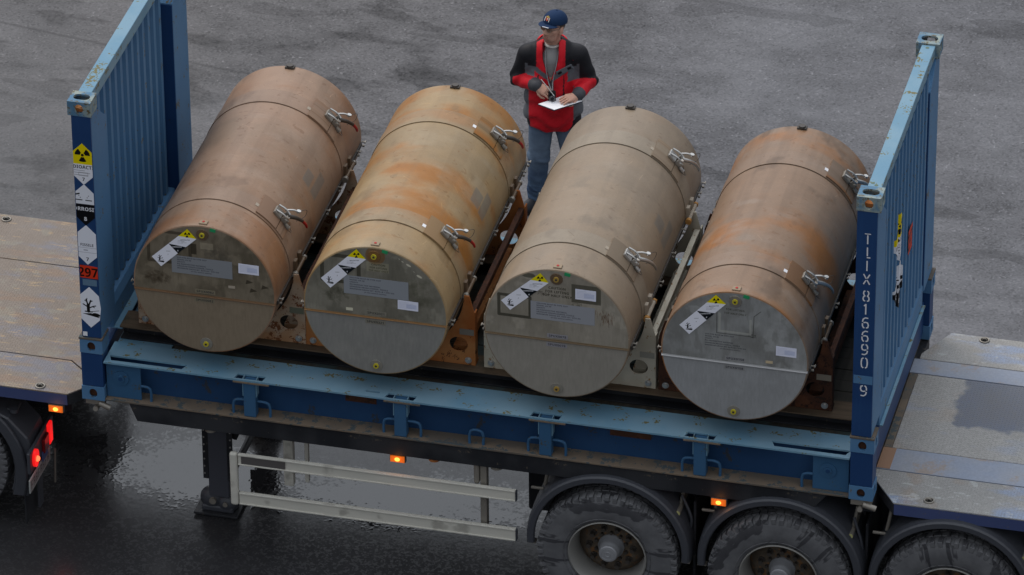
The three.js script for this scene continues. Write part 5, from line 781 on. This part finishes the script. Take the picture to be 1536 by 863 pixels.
// ---------------------------------------------------------------- the man: fields of smooth-joined capsules meshed by surface nets
const V3 = (x, y, z) => new THREE.Vector3(x, y, z);
function cap(p, q, ax, ay, az, ra, bx_, by, bz, rb) { const dx = bx_ - ax, dy = by - ay, dz_ = bz - az, l = dx * dx + dy * dy + dz_ * dz_ || 1e-9; let t = ((p[0] - ax) * dx + (p[1] - ay) * dy + (p[2] - az) * dz_) / l; t = t < 0 ? 0 : t > 1 ? 1 : t; return Math.hypot(p[0] - ax - t * dx, p[1] - ay - t * dy, p[2] - az - t * dz_) - ra - (rb - ra) * t; }
const bone = (a, ra, b, rb) => (p) => cap(p, 0, a[0], a[1], a[2], ra, b[0], b[1], b[2], rb);
const ell = (c, r, turn) => { const cs = turn ? Math.cos(turn) : 1, sn = turn ? Math.sin(turn) : 0, m = Math.min(...r); return (p) => { const x = p[0] - c[0], y = p[1] - c[1], z = p[2] - c[2], X = x * cs - z * sn, Zz = x * sn + z * cs; const k = Math.hypot(X / r[0], y / r[1], Zz / r[2]); return (k - 1) * m; }; };
const smin = (a, b, k) => { const h = Math.max(k - Math.abs(a - b), 0) / k; return Math.min(a, b) - h * h * k * 0.25; };
const union = (fs, k) => (p) => { let d = 1e9; for (const f of fs) d = smin(d, f(p), k); return d; };
function nets(f, lo, hi, h, colour) { // naive surface nets
  const n = [0, 1, 2].map((i) => Math.ceil((hi[i] - lo[i]) / h) + 1), F = new Float32Array(n[0] * n[1] * n[2]), p = [0, 0, 0]; let w = 0;
  for (let k = 0; k < n[2]; k++) for (let j = 0; j < n[1]; j++) for (let i = 0; i < n[0]; i++) { p[0] = lo[0] + i * h; p[1] = lo[1] + j * h; p[2] = lo[2] + k * h; F[w++] = f(p); }
  const id = new Int32Array(F.length).fill(-1), pos = [], at = (i, j, k) => i + n[0] * (j + n[1] * k), E = [[0, 1], [0, 2], [0, 4], [1, 3], [1, 5], [2, 3], [2, 6], [3, 7], [4, 5], [4, 6], [5, 7], [6, 7]];
  for (let k = 0; k < n[2] - 1; k++) for (let j = 0; j < n[1] - 1; j++) for (let i = 0; i < n[0] - 1; i++) {
    const c = at(i, j, k), v = [F[c], F[c + 1], F[c + n[0]], F[c + n[0] + 1]], c2 = c + n[0] * n[1]; v.push(F[c2], F[c2 + 1], F[c2 + n[0]], F[c2 + n[0] + 1]);
    let m = 0; for (let q = 0; q < 8; q++) if (v[q] < 0) m |= 1 << q; if (m === 0 || m === 255) continue;
    let x = 0, y = 0, z = 0, s = 0; for (const [a, b] of E) if ((v[a] < 0) !== (v[b] < 0)) { const t = v[a] / (v[a] - v[b]); x += (a & 1) + t * ((b & 1) - (a & 1)); y += ((a >> 1) & 1) + t * (((b >> 1) & 1) - ((a >> 1) & 1)); z += (a >> 2) + t * ((b >> 2) - (a >> 2)); s++; }
    id[c] = pos.length / 3; pos.push(lo[0] + (i + x / s) * h, lo[1] + (j + y / s) * h, lo[2] + (k + z / s) * h);
  }
  const idx = [], st = [1, n[0], n[0] * n[1]];
  for (let k = 1; k < n[2] - 1; k++) for (let j = 1; j < n[1] - 1; j++) for (let i = 1; i < n[0] - 1; i++) { const c = at(i, j, k); for (let a = 0; a < 3; a++) { const s0 = F[c] < 0, s1 = F[c + st[a]] < 0; if (s0 === s1) continue; const u = st[(a + 1) % 3], v = st[(a + 2) % 3], q = [id[c - u - v], id[c - v], id[c], id[c - u]]; if (q.some((e) => e < 0)) continue; if (s0) idx.push(q[0], q[1], q[2], q[0], q[2], q[3]); else idx.push(q[0], q[2], q[1], q[0], q[3], q[2]); } }
  const nv = pos.length / 3, nor = new Float32Array(pos.length), e = h * 0.5, col = colour ? new Float32Array(pos.length) : null;
  for (let i = 0; i < nv; i++) { const P = [pos[i * 3], pos[i * 3 + 1], pos[i * 3 + 2]]; const g = [0, 1, 2].map((a) => { const u = P.slice(), v = P.slice(); u[a] += e; v[a] -= e; return f(u) - f(v); }); const l = Math.hypot(...g) || 1; for (let a = 0; a < 3; a++) nor[i * 3 + a] = g[a] / l; if (col) { const q = colour(P, g.map((x) => x / l)); col[i * 3] = q[0]; col[i * 3 + 1] = q[1]; col[i * 3 + 2] = q[2]; } }
  const g = new THREE.BufferGeometry(); g.setAttribute('position', new THREE.Float32BufferAttribute(pos, 3)); g.setAttribute('normal', new THREE.BufferAttribute(nor, 3)); if (col) g.setAttribute('color', new THREE.BufferAttribute(col, 3)); g.setAttribute('uv', new THREE.BufferAttribute(new Float32Array(nv * 2), 2)); g.setIndex(idx); return g;
}
{
  // local axes: x to the picture's right (his left), y up, z towards the camera he roughly faces
  const man = thing('person', 'man in a red and black jacket, jeans and blue cap holding a paper', 'person', [2.282, 0, -3.212], 0.20);
  const SH_R = [-0.185, 1.475, 0.0], EL_R = [-0.275, 1.215, -0.03], WR_R = [-0.125, 1.265, 0.19], SH_L = [0.195, 1.475, 0.0], EL_L = [0.295, 1.205, -0.02], WR_L = [0.215, 1.195, 0.215];
  const HIP_R = [-0.10, 0.92, 0], KN_R = [-0.115, 0.50, 0.03], AN_R = [-0.135, 0.095, -0.01], HIP_L = [0.105, 0.92, 0], KN_L = [0.165, 0.50, 0.01], AN_L = [0.215, 0.095, -0.05];
  const skinCol = [0.54, 0.31, 0.23];
  // hands: palm, four fingers, thumb
  function hand(wr, dir, nrm, side, curl, len = 0.185) { // dir along the hand, nrm out of its back
    const d = V3(...dir).normalize(), n = V3(...nrm).normalize(), s = d.clone().cross(n).normalize().multiplyScalar(side); n.copy(s.clone().cross(d).multiplyScalar(side)).normalize();
    const W_ = V3(...wr), P = (a, b, c) => { const v = W_.clone().addScaledVector(d, a).addScaledVector(s, b).addScaledVector(n, c); return [v.x, v.y, v.z]; }, fs = [];
    const palm = union([bone(P(-0.02, 0, 0), 0.026, P(0.02, 0, 0), 0.026), bone(P(0.02, -0.018, 0), 0.020, P(0.085, -0.030, 0.002), 0.015), bone(P(0.02, 0, 0), 0.021, P(0.088, -0.009, 0.004), 0.015), bone(P(0.02, 0.010, 0), 0.021, P(0.088, 0.012, 0.004), 0.015), bone(P(0.02, 0.020, 0), 0.020, P(0.083, 0.032, 0.001), 0.0145)], 0.02);
    const fingers = []; [[-0.031, 0.060], [-0.010, 0.070], [0.012, 0.074], [0.033, 0.066]].forEach(([b, L_], k) => { const c = curl[k]; let a = 0.086, h = 0.003, ang = -c * 0.35; const seg = [0.44, 0.32, 0.24]; let prev = P(a, b, h); seg.forEach((q, m) => { a += L_ * q * 1.12 * Math.cos(ang); h += L_ * q * 1.12 * Math.sin(ang); const nx = P(a, b * (1 + 0.05 * m), h); fingers.push(bone(prev, 0.0098 - m * 0.0008, nx, 0.0092 - m * 0.0010)); prev = nx; ang -= c * 0.75; }); });
    const th = [P(0.022, 0.026, -0.004), P(0.055, 0.052, -0.018), P(0.085, 0.058, -0.030), P(0.106, 0.050, -0.036)]; for (let k = 0; k < 3; k++) fingers.push(bone(th[k], [0.015, 0.0115, 0.010][k], th[k + 1], [0.0115, 0.010, 0.0085][k]));
    const f = (p) => { let q = palm(p); let m = 1e9; for (const g of fingers) m = Math.min(m, g(p)); return smin(q, m, 0.008); };
    return nets(f, [wr[0] - 0.21, wr[1] - 0.21, wr[2] - 0.21], [wr[0] + 0.21, wr[1] + 0.21, wr[2] + 0.21], 0.0042, (p) => skinCol);
  }
  const handR = hand(WR_R, [0.80, -0.28, 0.42], [-0.1, 0.75, 0.62], 1, [1.0, 0.9, 0.75, 0.6]);
  const handL = hand([0.205, 1.19, 0.222], [-0.72, 0.10, 0.62], [0.25, 0.9, 0.15], -1, [0.45, 0.35, 0.3, 0.3]);
  // head, turned to the picture's left
  const HC = [0.012, 1.715, 0.015], HM = new THREE.Matrix4().makeRotationY(-0.66).multiply(new THREE.Matrix4().makeRotationX(-0.20)).setPosition(...HC), HE = HM.elements;
  const hp = (x, y, z) => [HE[0] * x + HE[4] * y + HE[8] * z + HC[0], HE[1] * x + HE[5] * y + HE[9] * z + HC[1], HE[2] * x + HE[6] * y + HE[10] * z + HC[2]];   // head axes: z out of the face
  const hl = (p) => { const x = p[0] - HC[0], y = p[1] - HC[1], z = p[2] - HC[2]; return [HE[0] * x + HE[1] * y + HE[2] * z, HE[4] * x + HE[5] * y + HE[6] * z, HE[8] * x + HE[9] * y + HE[10] * z]; };
  const he = (c, r) => { const f = ell(c, r); return (p) => f(hl(p)); };
  const hb = (a, ra, b, rb) => bone(hp(...a), ra, hp(...b), rb);
  const skull = union([he([0, 0.035, -0.012], [0.078, 0.095, 0.098]), he([0, -0.035, 0.028], [0.062, 0.078, 0.066]), hb([-0.03, -0.085, 0.045], 0.026, [0.03, -0.085, 0.045], 0.026), hb([0, -0.098, 0.062], 0.020, [0, -0.085, 0.07], 0.02), hb([0, 0.01, 0.088], 0.009, [0, -0.028, 0.108], 0.0125), hb([-0.012, -0.032, 0.094], 0.010, [0.012, -0.032, 0.094], 0.010), hb([-0.045, -0.01, 0.06], 0.022, [-0.03, -0.02, 0.07], 0.018), hb([0.045, -0.01, 0.06], 0.022, [0.03, -0.02, 0.07], 0.018), hb([-0.03, 0.025, 0.078], 0.012, [0.03, 0.025, 0.078], 0.012), hb([-0.018, -0.062, 0.083], 0.0075, [0.018, -0.062, 0.083], 0.0075), hb([-0.015, -0.074, 0.083], 0.008, [0.015, -0.074, 0.083], 0.008)], 0.022);
  const ears = union([-1, 1].flatMap((s) => [he([s * 0.080, -0.008, -0.006], [0.010, 0.032, 0.020]), he([s * 0.076, -0.030, 0.002], [0.009, 0.012, 0.010])]), 0.01);
  const eyes = (p) => Math.min(he([-0.031, 0.004, 0.078], [0.015, 0.009, 0.010])(p), he([0.031, 0.004, 0.078], [0.015, 0.009, 0.010])(p));
  const neck = bone([0.0, 1.50, -0.02], 0.062, [HC[0], 1.66, HC[2] - 0.025], 0.056);
  const headF = (p) => { let d = smin(smin(skull(p), ears(p), 0.012), neck(p), 0.04); d = Math.max(d, -eyes(p) - 0.004); return Math.max(d, 1.53 - p[1]); };
  const headG = nets(headF, [-0.15, 1.52, -0.15], [0.17, 1.86, 0.18], 0.0045, (p) => { const [X, Y, Z_] = hl(p); let c = skinCol; const n = fbm(p[0] * 60 + 9, p[1] * 60 + p[2] * 40, 3); c = c.map((q) => q * (0.93 + 0.14 * n)); if (Z_ > 0.07 && Math.abs(X) < 0.027 && Y < -0.055 && Y > -0.082) c = [0.36, 0.145, 0.115]; if (Z_ > 0.04 && Y < -0.045) c = mix3(c, [0.30, 0.175, 0.135], 0.45); if (Z_ < 0.02 && Math.abs(X) > 0.055 && Y > 0.0 && Math.hypot(Y, Z_ + 0.01) > 0.03) c = [0.10, 0.07, 0.05]; if (Z_ < -0.05 && Y > -0.06) c = [0.09, 0.065, 0.05]; return c; });
  // the body under the clothes, closed at neck and wrists so that head and hands run on from it
  const bodyF = union([bone([0, 1.00, 0], 0.125, [0, 1.25, 0.0], 0.13), bone([-0.12, 1.40, 0], 0.085, [0.12, 1.40, 0], 0.085), bone([0, 1.3, -0.01], 0.12, [0, 1.52, -0.02], 0.058), bone(SH_R, 0.06, EL_R, 0.045), bone(EL_R, 0.045, WR_R, 0.028), bone(SH_L, 0.06, EL_L, 0.045), bone(EL_L, 0.045, WR_L, 0.028), bone(HIP_R, 0.085, KN_R, 0.055), bone(KN_R, 0.055, AN_R, 0.038), bone(HIP_L, 0.085, KN_L, 0.055), bone(KN_L, 0.055, AN_L, 0.038), bone([0, 0.95, 0], 0.12, [0, 1.0, 0], 0.12), bone(AN_R, 0.036, [-0.19, 0.05, 0.10], 0.025), bone(AN_L, 0.036, [0.26, 0.05, 0.06], 0.025)], 0.05);
  const bodyG = nets(bodyF, [-0.45, 0.0, -0.22], [0.48, 1.60, 0.30], 0.014, () => skinCol);
  obj('body', [bodyG, headG, handR, handL], mat({ vertexColors: true, roughness: 0.55 }), man, true);
  // jeans
  const crease = (p, y0, k) => (0.022 * (fbm(p[0] * 9 + p[2] * 7 + y0 * 30, p[1] * 26 + p[0] * 8, 3) - 0.5) + 0.003 * Math.sin(p[1] * 47 + p[0] * 40 + p[2] * 31)) * Math.exp(-((p[1] - y0) ** 2) / k);
  const jeansB = union([bone([-0.085, 0.95, 0], 0.115, KN_R, 0.086), bone(KN_R, 0.086, [AN_R[0], 0.10, AN_R[2]], 0.080), bone([0.09, 0.95, 0], 0.115, KN_L, 0.086), bone(KN_L, 0.086, [AN_L[0], 0.10, AN_L[2]], 0.080), bone([-0.07, 0.98, 0], 0.12, [0.07, 0.98, 0], 0.12)], 0.035);
  const jeansF = (p) => Math.max(jeansB(p) + crease(p, 0.20, 0.02) + crease(p, 0.52, 0.012) * 0.8 + crease(p, 0.86, 0.01) * 0.6, 0.065 - p[1] + 0.01 * Math.sin(p[0] * 40), p[1] - 1.03);
  obj('jeans', [nets(jeansF, [-0.28, 0.05, -0.2], [0.36, 1.06, 0.2], 0.0085, (p, n) => { const f = fbm(p[0] * 14 + 3, p[1] * 14 + p[2] * 9, 4), q = fbm(p[0] * 160, p[1] * 160, 2); let c = mix3([0.028, 0.054, 0.112], [0.074, 0.120, 0.190], sm(0.35, 0.7, f) * 0.7 + 0.25 * q); const worn = Math.exp(-((p[1] - 0.62) ** 2) / 0.06) * sm(0.0, 0.07, p[2]); return mix3(c, [0.19, 0.25, 0.32], worn * 0.5); })], mat({ vertexColors: true, roughness: 0.85 }), man, true);
  // shoes
  for (const [a, toe] of [[AN_R, [-0.235, 0.045, 0.145]], [AN_L, [0.285, 0.045, 0.085]]]) {
    const d = [toe[0] - a[0], toe[2] - a[2]], l = Math.hypot(...d), hx = a[0] - d[0] / l * 0.055, hz = a[2] - d[1] / l * 0.055;
    const up = union([bone([hx, 0.055, hz], 0.042, [toe[0], 0.044, toe[2]], 0.036), bone([a[0] + d[0] * 0.45, 0.05, a[2] + d[1] * 0.45], 0.046, [a[0] + d[0] * 0.75, 0.045, a[2] + d[1] * 0.75], 0.046), bone([a[0], 0.12, a[2]], 0.045, [a[0], 0.06, a[2]], 0.046)], 0.03);
    const s = obj('shoe', [nets((p) => Math.max(up(p), 0.022 - p[1]), [a[0] - 0.22, 0.0, a[2] - 0.16], [a[0] + 0.22, 0.19, a[2] + 0.26], 0.008)], mat({ color: [0.030, 0.032, 0.038], roughness: 0.55 }), man, true);
    obj('sole', [nets((p) => Math.max(up([p[0], 0.045, p[2]]) - 0.004, p[1] - 0.024, 0.002 - p[1]), [a[0] - 0.22, -0.01, a[2] - 0.16], [a[0] + 0.22, 0.05, a[2] + 0.26], 0.007)], mat({ color: [0.018, 0.018, 0.02], roughness: 0.7 }), s, true);
  }
  // jacket
  const torso = union([ell([0.0, 1.30, 0.0], [0.225, 0.25, 0.150]), ell([0.005, 1.05, 0.01], [0.228, 0.28, 0.158]), ell([0.005, 0.90, 0.01], [0.225, 0.16, 0.160]), bone([-0.15, 1.455, -0.01], 0.082, [0.16, 1.455, -0.01], 0.082), bone([-0.05, 1.51, -0.015], 0.085, [0.055, 1.51, -0.015], 0.085)], 0.07);
  const arms = [union([bone([SH_R[0] - 0.015, SH_R[1] - 0.02, SH_R[2]], 0.088, EL_R, 0.074), bone(EL_R, 0.074, WR_R, 0.052)], 0.03), union([bone([SH_L[0] + 0.015, SH_L[1] - 0.02, SH_L[2]], 0.088, EL_L, 0.074), bone(EL_L, 0.074, WR_L, 0.052)], 0.03)];
  const wr = (p) => 0.0075 * Math.sin(p[1] * 44 + Math.sin(p[0] * 21 + 1) * 2.2 + p[2] * 13) * sm(1.36, 1.0, p[1]) + 0.014 * (fbm(p[0] * 15 + 4, p[1] * 16 + p[2] * 11, 3) - 0.5);
  const armWr = (p, e) => 0.010 * Math.sin((p[0] * 38 - p[1] * 44 + p[2] * 40)) * Math.exp(-((p[0] - e[0]) ** 2 + (p[1] - e[1]) ** 2 + (p[2] - e[2]) ** 2) / 0.016);
  const jk2 = (p) => { let a = Math.min(arms[0](p) + armWr(p, EL_R), arms[1](p) + armWr(p, EL_L)), t = torso(p) + wr(p), d = smin(t, a, 0.035); d = Math.max(d, 0.775 + 0.012 * Math.sin(p[0] * 9 + 1) - p[1]); const hole = Math.hypot(p[0], (p[2] + 0.012) / 0.92) - 0.073; if (p[1] > 1.42) d = Math.max(d, -hole); if (p[1] > 1.24 && p[2] > 0.03) { const vee = Math.abs(p[0] + 0.012) - 0.066 * sm(1.24, 1.50, p[1]); d = Math.max(d, -Math.max(vee, -(t + 0.045))); } return d; };
  const RED = [0.56, 0.012, 0.022], BLK = [0.014, 0.014, 0.017], GRY = [0.105, 0.112, 0.125];
  const armT = (p, a, b) => { const d = [0, 1, 2].map((i) => b[i] - a[i]), l = d[0] * d[0] + d[1] * d[1] + d[2] * d[2]; return [0, 1, 2].reduce((s, i) => s + (p[i] - a[i]) * d[i], 0) / l; };
  const jkCol = (p) => {
    const x = p[0], y = p[1], z = p[2], aR = arms[0](p), aL = arms[1](p), t = torso(p); let c;
    const A = Math.min(aR, aL);
    if (A < t - 0.004 && Math.abs(x) > 0.1 || (A < 0.006 && z > 0.10 && t > 0.012)) { // sleeves: black with a red panel below the elbow, grey cuff
      const R_ = aR < aL, [e, w, s] = R_ ? [EL_R, WR_R, SH_R] : [EL_L, WR_L, SH_L], q = armT(p, e, w), up = y - mix(e[1], w[1], q), dU = cap(p, 0, ...s, 0.09, ...e, 0.083), dF = cap(p, 0, ...e, 0.083, ...w, 0.052);
      c = BLK; if (dF < dU + 0.004 && q > 0.10 && up > -0.050 - 0.02 * q) c = RED; if (q > 0.83 && dF < dU) c = [0.06, 0.062, 0.07];
      if (dU < dF && z > 0.03 && Math.abs(x) < 0.225 && y > 1.27 && y < 1.42) c = GRY;
    } else {
      const s = Math.abs(x + 0.008);
      c = RED;
      if (z > 0) {
        if (s > 0.135 && y > 1.27 && y < 1.42) c = GRY;                                                          // grey at the armholes
        const ch = 1.318 + 0.62 * (s - 0.03); if (s > 0.02 && s < 0.17 && y > ch - 0.024 && y < ch + 0.024) c = GRY;   // chevrons rising from the zip
        if (y > 1.395 && s > 0.118) c = BLK;
      } else if (y > 1.36) c = BLK;
      if (s > 0.185 && y < 1.22) c = GRY; if (s > 0.175 + 0.12 * Math.max(0, y - 0.86) && y < 0.90) c = BLK; if (y < 1.0 && s > 0.14 + 0.5 * Math.max(0, y - 0.79) && x > 0) c = y < 0.92 ? BLK : GRY;
      if (z < -0.03) c = y > 1.28 ? BLK : RED;
      if (z > 0.05 && Math.abs(x - 0.098) < 0.007 && y > 1.12 && y < 1.33) c = BLK; if (z > 0.05 && Math.abs(x + 0.118 - (y - 1.3) * 0.25) < 0.007 && y > 1.20 && y < 1.33) c = BLK;
      if (z > 0.05 && y > 1.10 && s < 0.020 && y < 1.30) c = [0.09, 0.095, 0.105];
      if (t < -0.010 && y > 1.24) c = [0.20, 0.018, 0.026];                // lining inside the opening
    }
    const f = 0.9 + 0.2 * fbm(x * 40 + 7, y * 40 + z * 30, 3); return c.map((q) => q * f);
  };
  const jacket = obj('jacket', [nets(jk2, [-0.46, 0.74, -0.22], [0.50, 1.62, 0.30], 0.0072, jkCol)], mat({ vertexColors: true, roughness: 0.55 }), man, true);
  // stand-up collar, open at the front
  { const arcs = []; for (let i = 0; i <= 28; i++) { const a = mix(-2.15, 2.15, i / 28); arcs.push(a); } const pos = [], q = (a, b, c, d) => pos.push(...a, ...b, ...c, ...a, ...c, ...d);
    const P = (a, lvl, out) => { const op = Math.max(0, Math.abs(a) - 1.35), r = [0.092, 0.108, 0.112][lvl] + out + op * [0.055, 0.085, 0.11][lvl], y = [1.47, 1.545, 1.59][lvl] - op * [0.05, 0.115, 0.17][lvl]; return [r * 1.02 * Math.sin(a), y, -0.012 - r * 0.95 * Math.cos(a)]; };
    for (let i = 0; i < 28; i++) for (let l = 0; l < 2; l++) { const a = arcs[i], b = arcs[i + 1]; q(P(a, l, 0.006), P(a, l + 1, 0.006), P(b, l + 1, 0.006), P(b, l, 0.006)); q(P(a, l, -0.006), P(b, l, -0.006), P(b, l + 1, -0.006), P(a, l + 1, -0.006)); if (l === 1) q(P(a, 2, 0.006), P(a, 2, -0.006), P(b, 2, -0.006), P(b, 2, 0.006)); }
    for (const i of [0, 28]) for (let l = 0; l < 2; l++) { const a = arcs[i]; q(P(a, l, 0.006), P(a, l, -0.006), P(a, l + 1, -0.006), P(a, l + 1, 0.006)); }
    const g = new THREE.BufferGeometry(); g.setAttribute('position', new THREE.Float32BufferAttribute(pos, 3)); g.computeVertexNormals(); obj('collar', [g], mat({ color: [0.56, 0.012, 0.022], roughness: 0.6 }), jacket); }
  { // flap with two buttons across his left chest
    const g = box(0.15, 0.045, 0.012, 0, 0, 0, 0.005).rotateZ(0.52).rotateX(-0.12).translate(0.105, 1.385, 0.138); const fl = obj('chest_flap', [g], mat({ color: GRY, roughness: 0.7 }), jacket);
    for (const dx of [-0.045, 0.045]) obj('button_tab', [box(0.035, 0.02, 0.006, dx, 0, 0.008, 0.004).rotateZ(0.52).rotateX(-0.12).translate(0.105, 1.385, 0.138)], mat({ color: [0.008, 0.008, 0.01], roughness: 0.5 }), fl); }
  // jumper with a rolled neck
  const jf = union([bone([0, 1.20, 0.025], 0.105, [-0.005, 1.42, 0.020], 0.100), bone([0, 1.44, -0.012], 0.075, [0.004, 1.545, -0.012], 0.066)], 0.05);
  const jum = obj('jumper', [nets((p) => Math.max(jf(p), p[1] - 1.565, 1.18 - p[1]), [-0.14, 1.16, -0.14], [0.14, 1.6, 0.15], 0.008)], mat({ color: [0.225, 0.225, 0.225], roughness: 0.9 }), man, true);
  obj('roll_neck', [new THREE.TorusGeometry(0.066, 0.010, 10, 32).rotateX(Math.PI / 2).rotateX(0.18).translate(0.003, 1.562, -0.010)], mat({ color: [0.52, 0.50, 0.47], roughness: 0.9 }), jum);
  // cap
  const domeE = ell([0, 0.061, -0.010], [0.095, 0.090, 0.112]);
  const dome = (p) => { const q = hl(p); return Math.max(domeE(q), 0.050 - 0.02 * q[2] * 5 * 0.2 - q[1]); };
  const capM = mat({ color: [0.011, 0.030, 0.078], roughness: 0.8 });
  const capO = obj('cap', [nets(dome, [-0.14, 1.70, -0.16], [0.16, 1.90, 0.17], 0.006)], capM, man, true);
  const inHead = (g) => g.applyMatrix4(HM);
  { const pts = []; for (let i = 0; i <= 20; i++) { const a = mix(-1.25, 1.25, i / 20); pts.push([0.086 * Math.sin(a), 0.050 + 0.118 * Math.cos(a)]); } for (let i = 20; i >= 0; i--) { const a = mix(-1.25, 1.25, i / 20); pts.push([0.088 * Math.sin(a), 0.012 + 0.078 * Math.cos(a)]); }
    const g = ext(pts.reverse(), [], 0.006, 'xz', 0, 0.002), p = g.attributes.position; for (let i = 0; i < p.count; i++) { const x = p.getX(i), z = p.getZ(i); p.setY(i, p.getY(i) + 0.052 - 2.0 * x * x - 0.12 * Math.max(0, z - 0.07)); } g.computeVertexNormals(); obj('peak', [inHead(g)], capM, capO);
    obj('peak_trim', [inHead(box(0.055, 0.005, 0.008, 0, 0, 0, 0.001).rotateY(0.30).translate(0.034, 0.046, 0.158))], M.white, capO);
    obj('top_button', [inHead(new THREE.SphereGeometry(0.009, 12, 8).translate(0, 0.149, -0.010))], capM, capO); }
  { // embroidered crest: shield between two pillars under a crown
    const crest = new THREE.Group(); const on = (g) => inHead(g.rotateX(-0.42).translate(-0.004, 0.092, 0.096)), red = mat({ color: [0.42, 0.08, 0.05], roughness: 0.8 }), gold = mat({ color: [0.52, 0.36, 0.10], roughness: 0.7 }), wh = mat({ color: [0.62, 0.60, 0.56], roughness: 0.8 });
    obj('crest', [on(ext([[-0.013, 0.012], [-0.013, -0.006], [0, -0.018], [0.013, -0.006], [0.013, 0.012]].reverse(), [], 0.004, 'xy', 0))], red, capO);
    obj('crest', [on(ext([[-0.016, 0.014], [-0.012, 0.028], [-0.006, 0.020], [0, 0.032], [0.006, 0.020], [0.012, 0.028], [0.016, 0.014]].reverse(), [], 0.004, 'xy', 0))], gold, capO);
    obj('crest', [on(join([bar(-0.024, -0.018, -0.020, 0.016, 0, 0.004, 0.001), bar(0.018, 0.024, -0.020, 0.016, 0, 0.004, 0.001), bar(0.002, 0.011, -0.002, 0.010, 0.004, 0.006, 0.001)]))], wh, capO); }
  // spectacles
  const gl = obj('spectacles', [-1, 1].map((s) => inHead(new THREE.TorusGeometry(0.021, 0.0022, 6, 24).scale(1.08, 0.85, 1).translate(s * 0.031, 0.006, 0.103))).concat([inHead(rod([-0.010, 0.012, 0.104], [0.010, 0.012, 0.104], 0.0022, 6)), inHead(rod([-0.054, 0.012, 0.100], [-0.082, 0.012, 0.0], 0.002, 6)), inHead(rod([0.054, 0.012, 0.100], [0.082, 0.012, 0.0], 0.002, 6))]), M.dullsteel, man);
  for (const s of [-1, 1]) obj('tinted_lens', [inHead(cyl(0.021, 0.021, 0.0015, 20).rotateX(Math.PI / 2).scale(1.08, 0.85, 1).translate(s * 0.031, 0.006, 0.103))], mat({ color: [0.22, 0.125, 0.085], roughness: 0.25 }), gl);
  // strap round the neck
  each('neck_strap', [tube([[-0.055, 1.53, 0.07], [-0.05, 1.42, 0.135], [-0.030, 1.30, 0.170], [0.002, 1.25, 0.245]], 0.0035, 24, 6), tube([[0.055, 1.53, 0.07], [0.035, 1.42, 0.135], [0.01, 1.30, 0.170], [0.008, 1.25, 0.245]], 0.0035, 24, 6)], mat({ color: [0.24, 0.24, 0.25], roughness: 0.7 }), man);
  // what he holds, each a thing of its own
  const put = (o) => { o.position.copy(man.position); o.rotation.y = man.rotation.y; return o; };
  const paper = thing('paper_sheet', 'white paper on a dark board held flat in the hand of the man', 'paper'); put(paper);
  { const A = [[-0.085, 0.325], [0.105, 0.175], [0.235, 0.265], [0.035, 0.415]], tilt = (g) => { const p = g.attributes.position; for (let i = 0; i < p.count; i++) p.setY(i, p.getY(i) - 0.10 * (p.getX(i) - 0.04) * 0 + 0.06 * (p.getZ(i) - 0.28)); g.computeVertexNormals(); return g; };
    const grow = (k) => A.map(([x, z]) => [0.0725 + (x - 0.0725) * k, 0.285 + (z - 0.285) * k]).reverse();
    obj('board', [tilt(ext(grow(1.16), [], 0.006, 'xz', 1.160))], mat({ color: [0.03, 0.035, 0.05], roughness: 0.5 }), paper); obj('sheet', [tilt(ext(grow(1.12), [], 0.003, 'xz', 1.1665))], mat({ color: [0.80, 0.81, 0.84], roughness: 0.6 }), paper); }
  const cam = thing('pocket_camera', 'small black camera hanging in front of the red jacket', 'camera'); put(cam);
  obj('camera_body', [box(0.062, 0.095, 0.035, 0.006, 1.205, 0.255, 0.008)], mat({ color: [0.010, 0.010, 0.012], roughness: 0.4 }), cam); obj('lens', [cyl(0.024, 0.024, 0.02, 24).rotateX(Math.PI / 2).translate(0.008, 1.20, 0.282), new THREE.TorusGeometry(0.022, 0.0028, 8, 24).translate(0.008, 1.20, 0.293)], mat({ color: [0.10, 0.10, 0.11], roughness: 0.25, metalness: 0.6 }), cam); obj('lens_glass', [cyl(0.015, 0.015, 0.004, 20).rotateX(Math.PI / 2).translate(0.008, 1.20, 0.293)], mat({ color: [0.008, 0.008, 0.012], roughness: 0.05 }), cam);
  const pen = thing('pen', 'silver pen between the fingers of the man', 'pen'); put(pen);
  obj('barrel', [rod([-0.085, 1.350, 0.235], [0.02, 1.250, 0.315], 0.005, 10, 0.004)], M.steel, pen); obj('tip', [rod([0.02, 1.250, 0.315], [0.028, 1.242, 0.321], 0.004, 8, 0.001)], M.white, pen);
}

renderer.render(scene, camera);
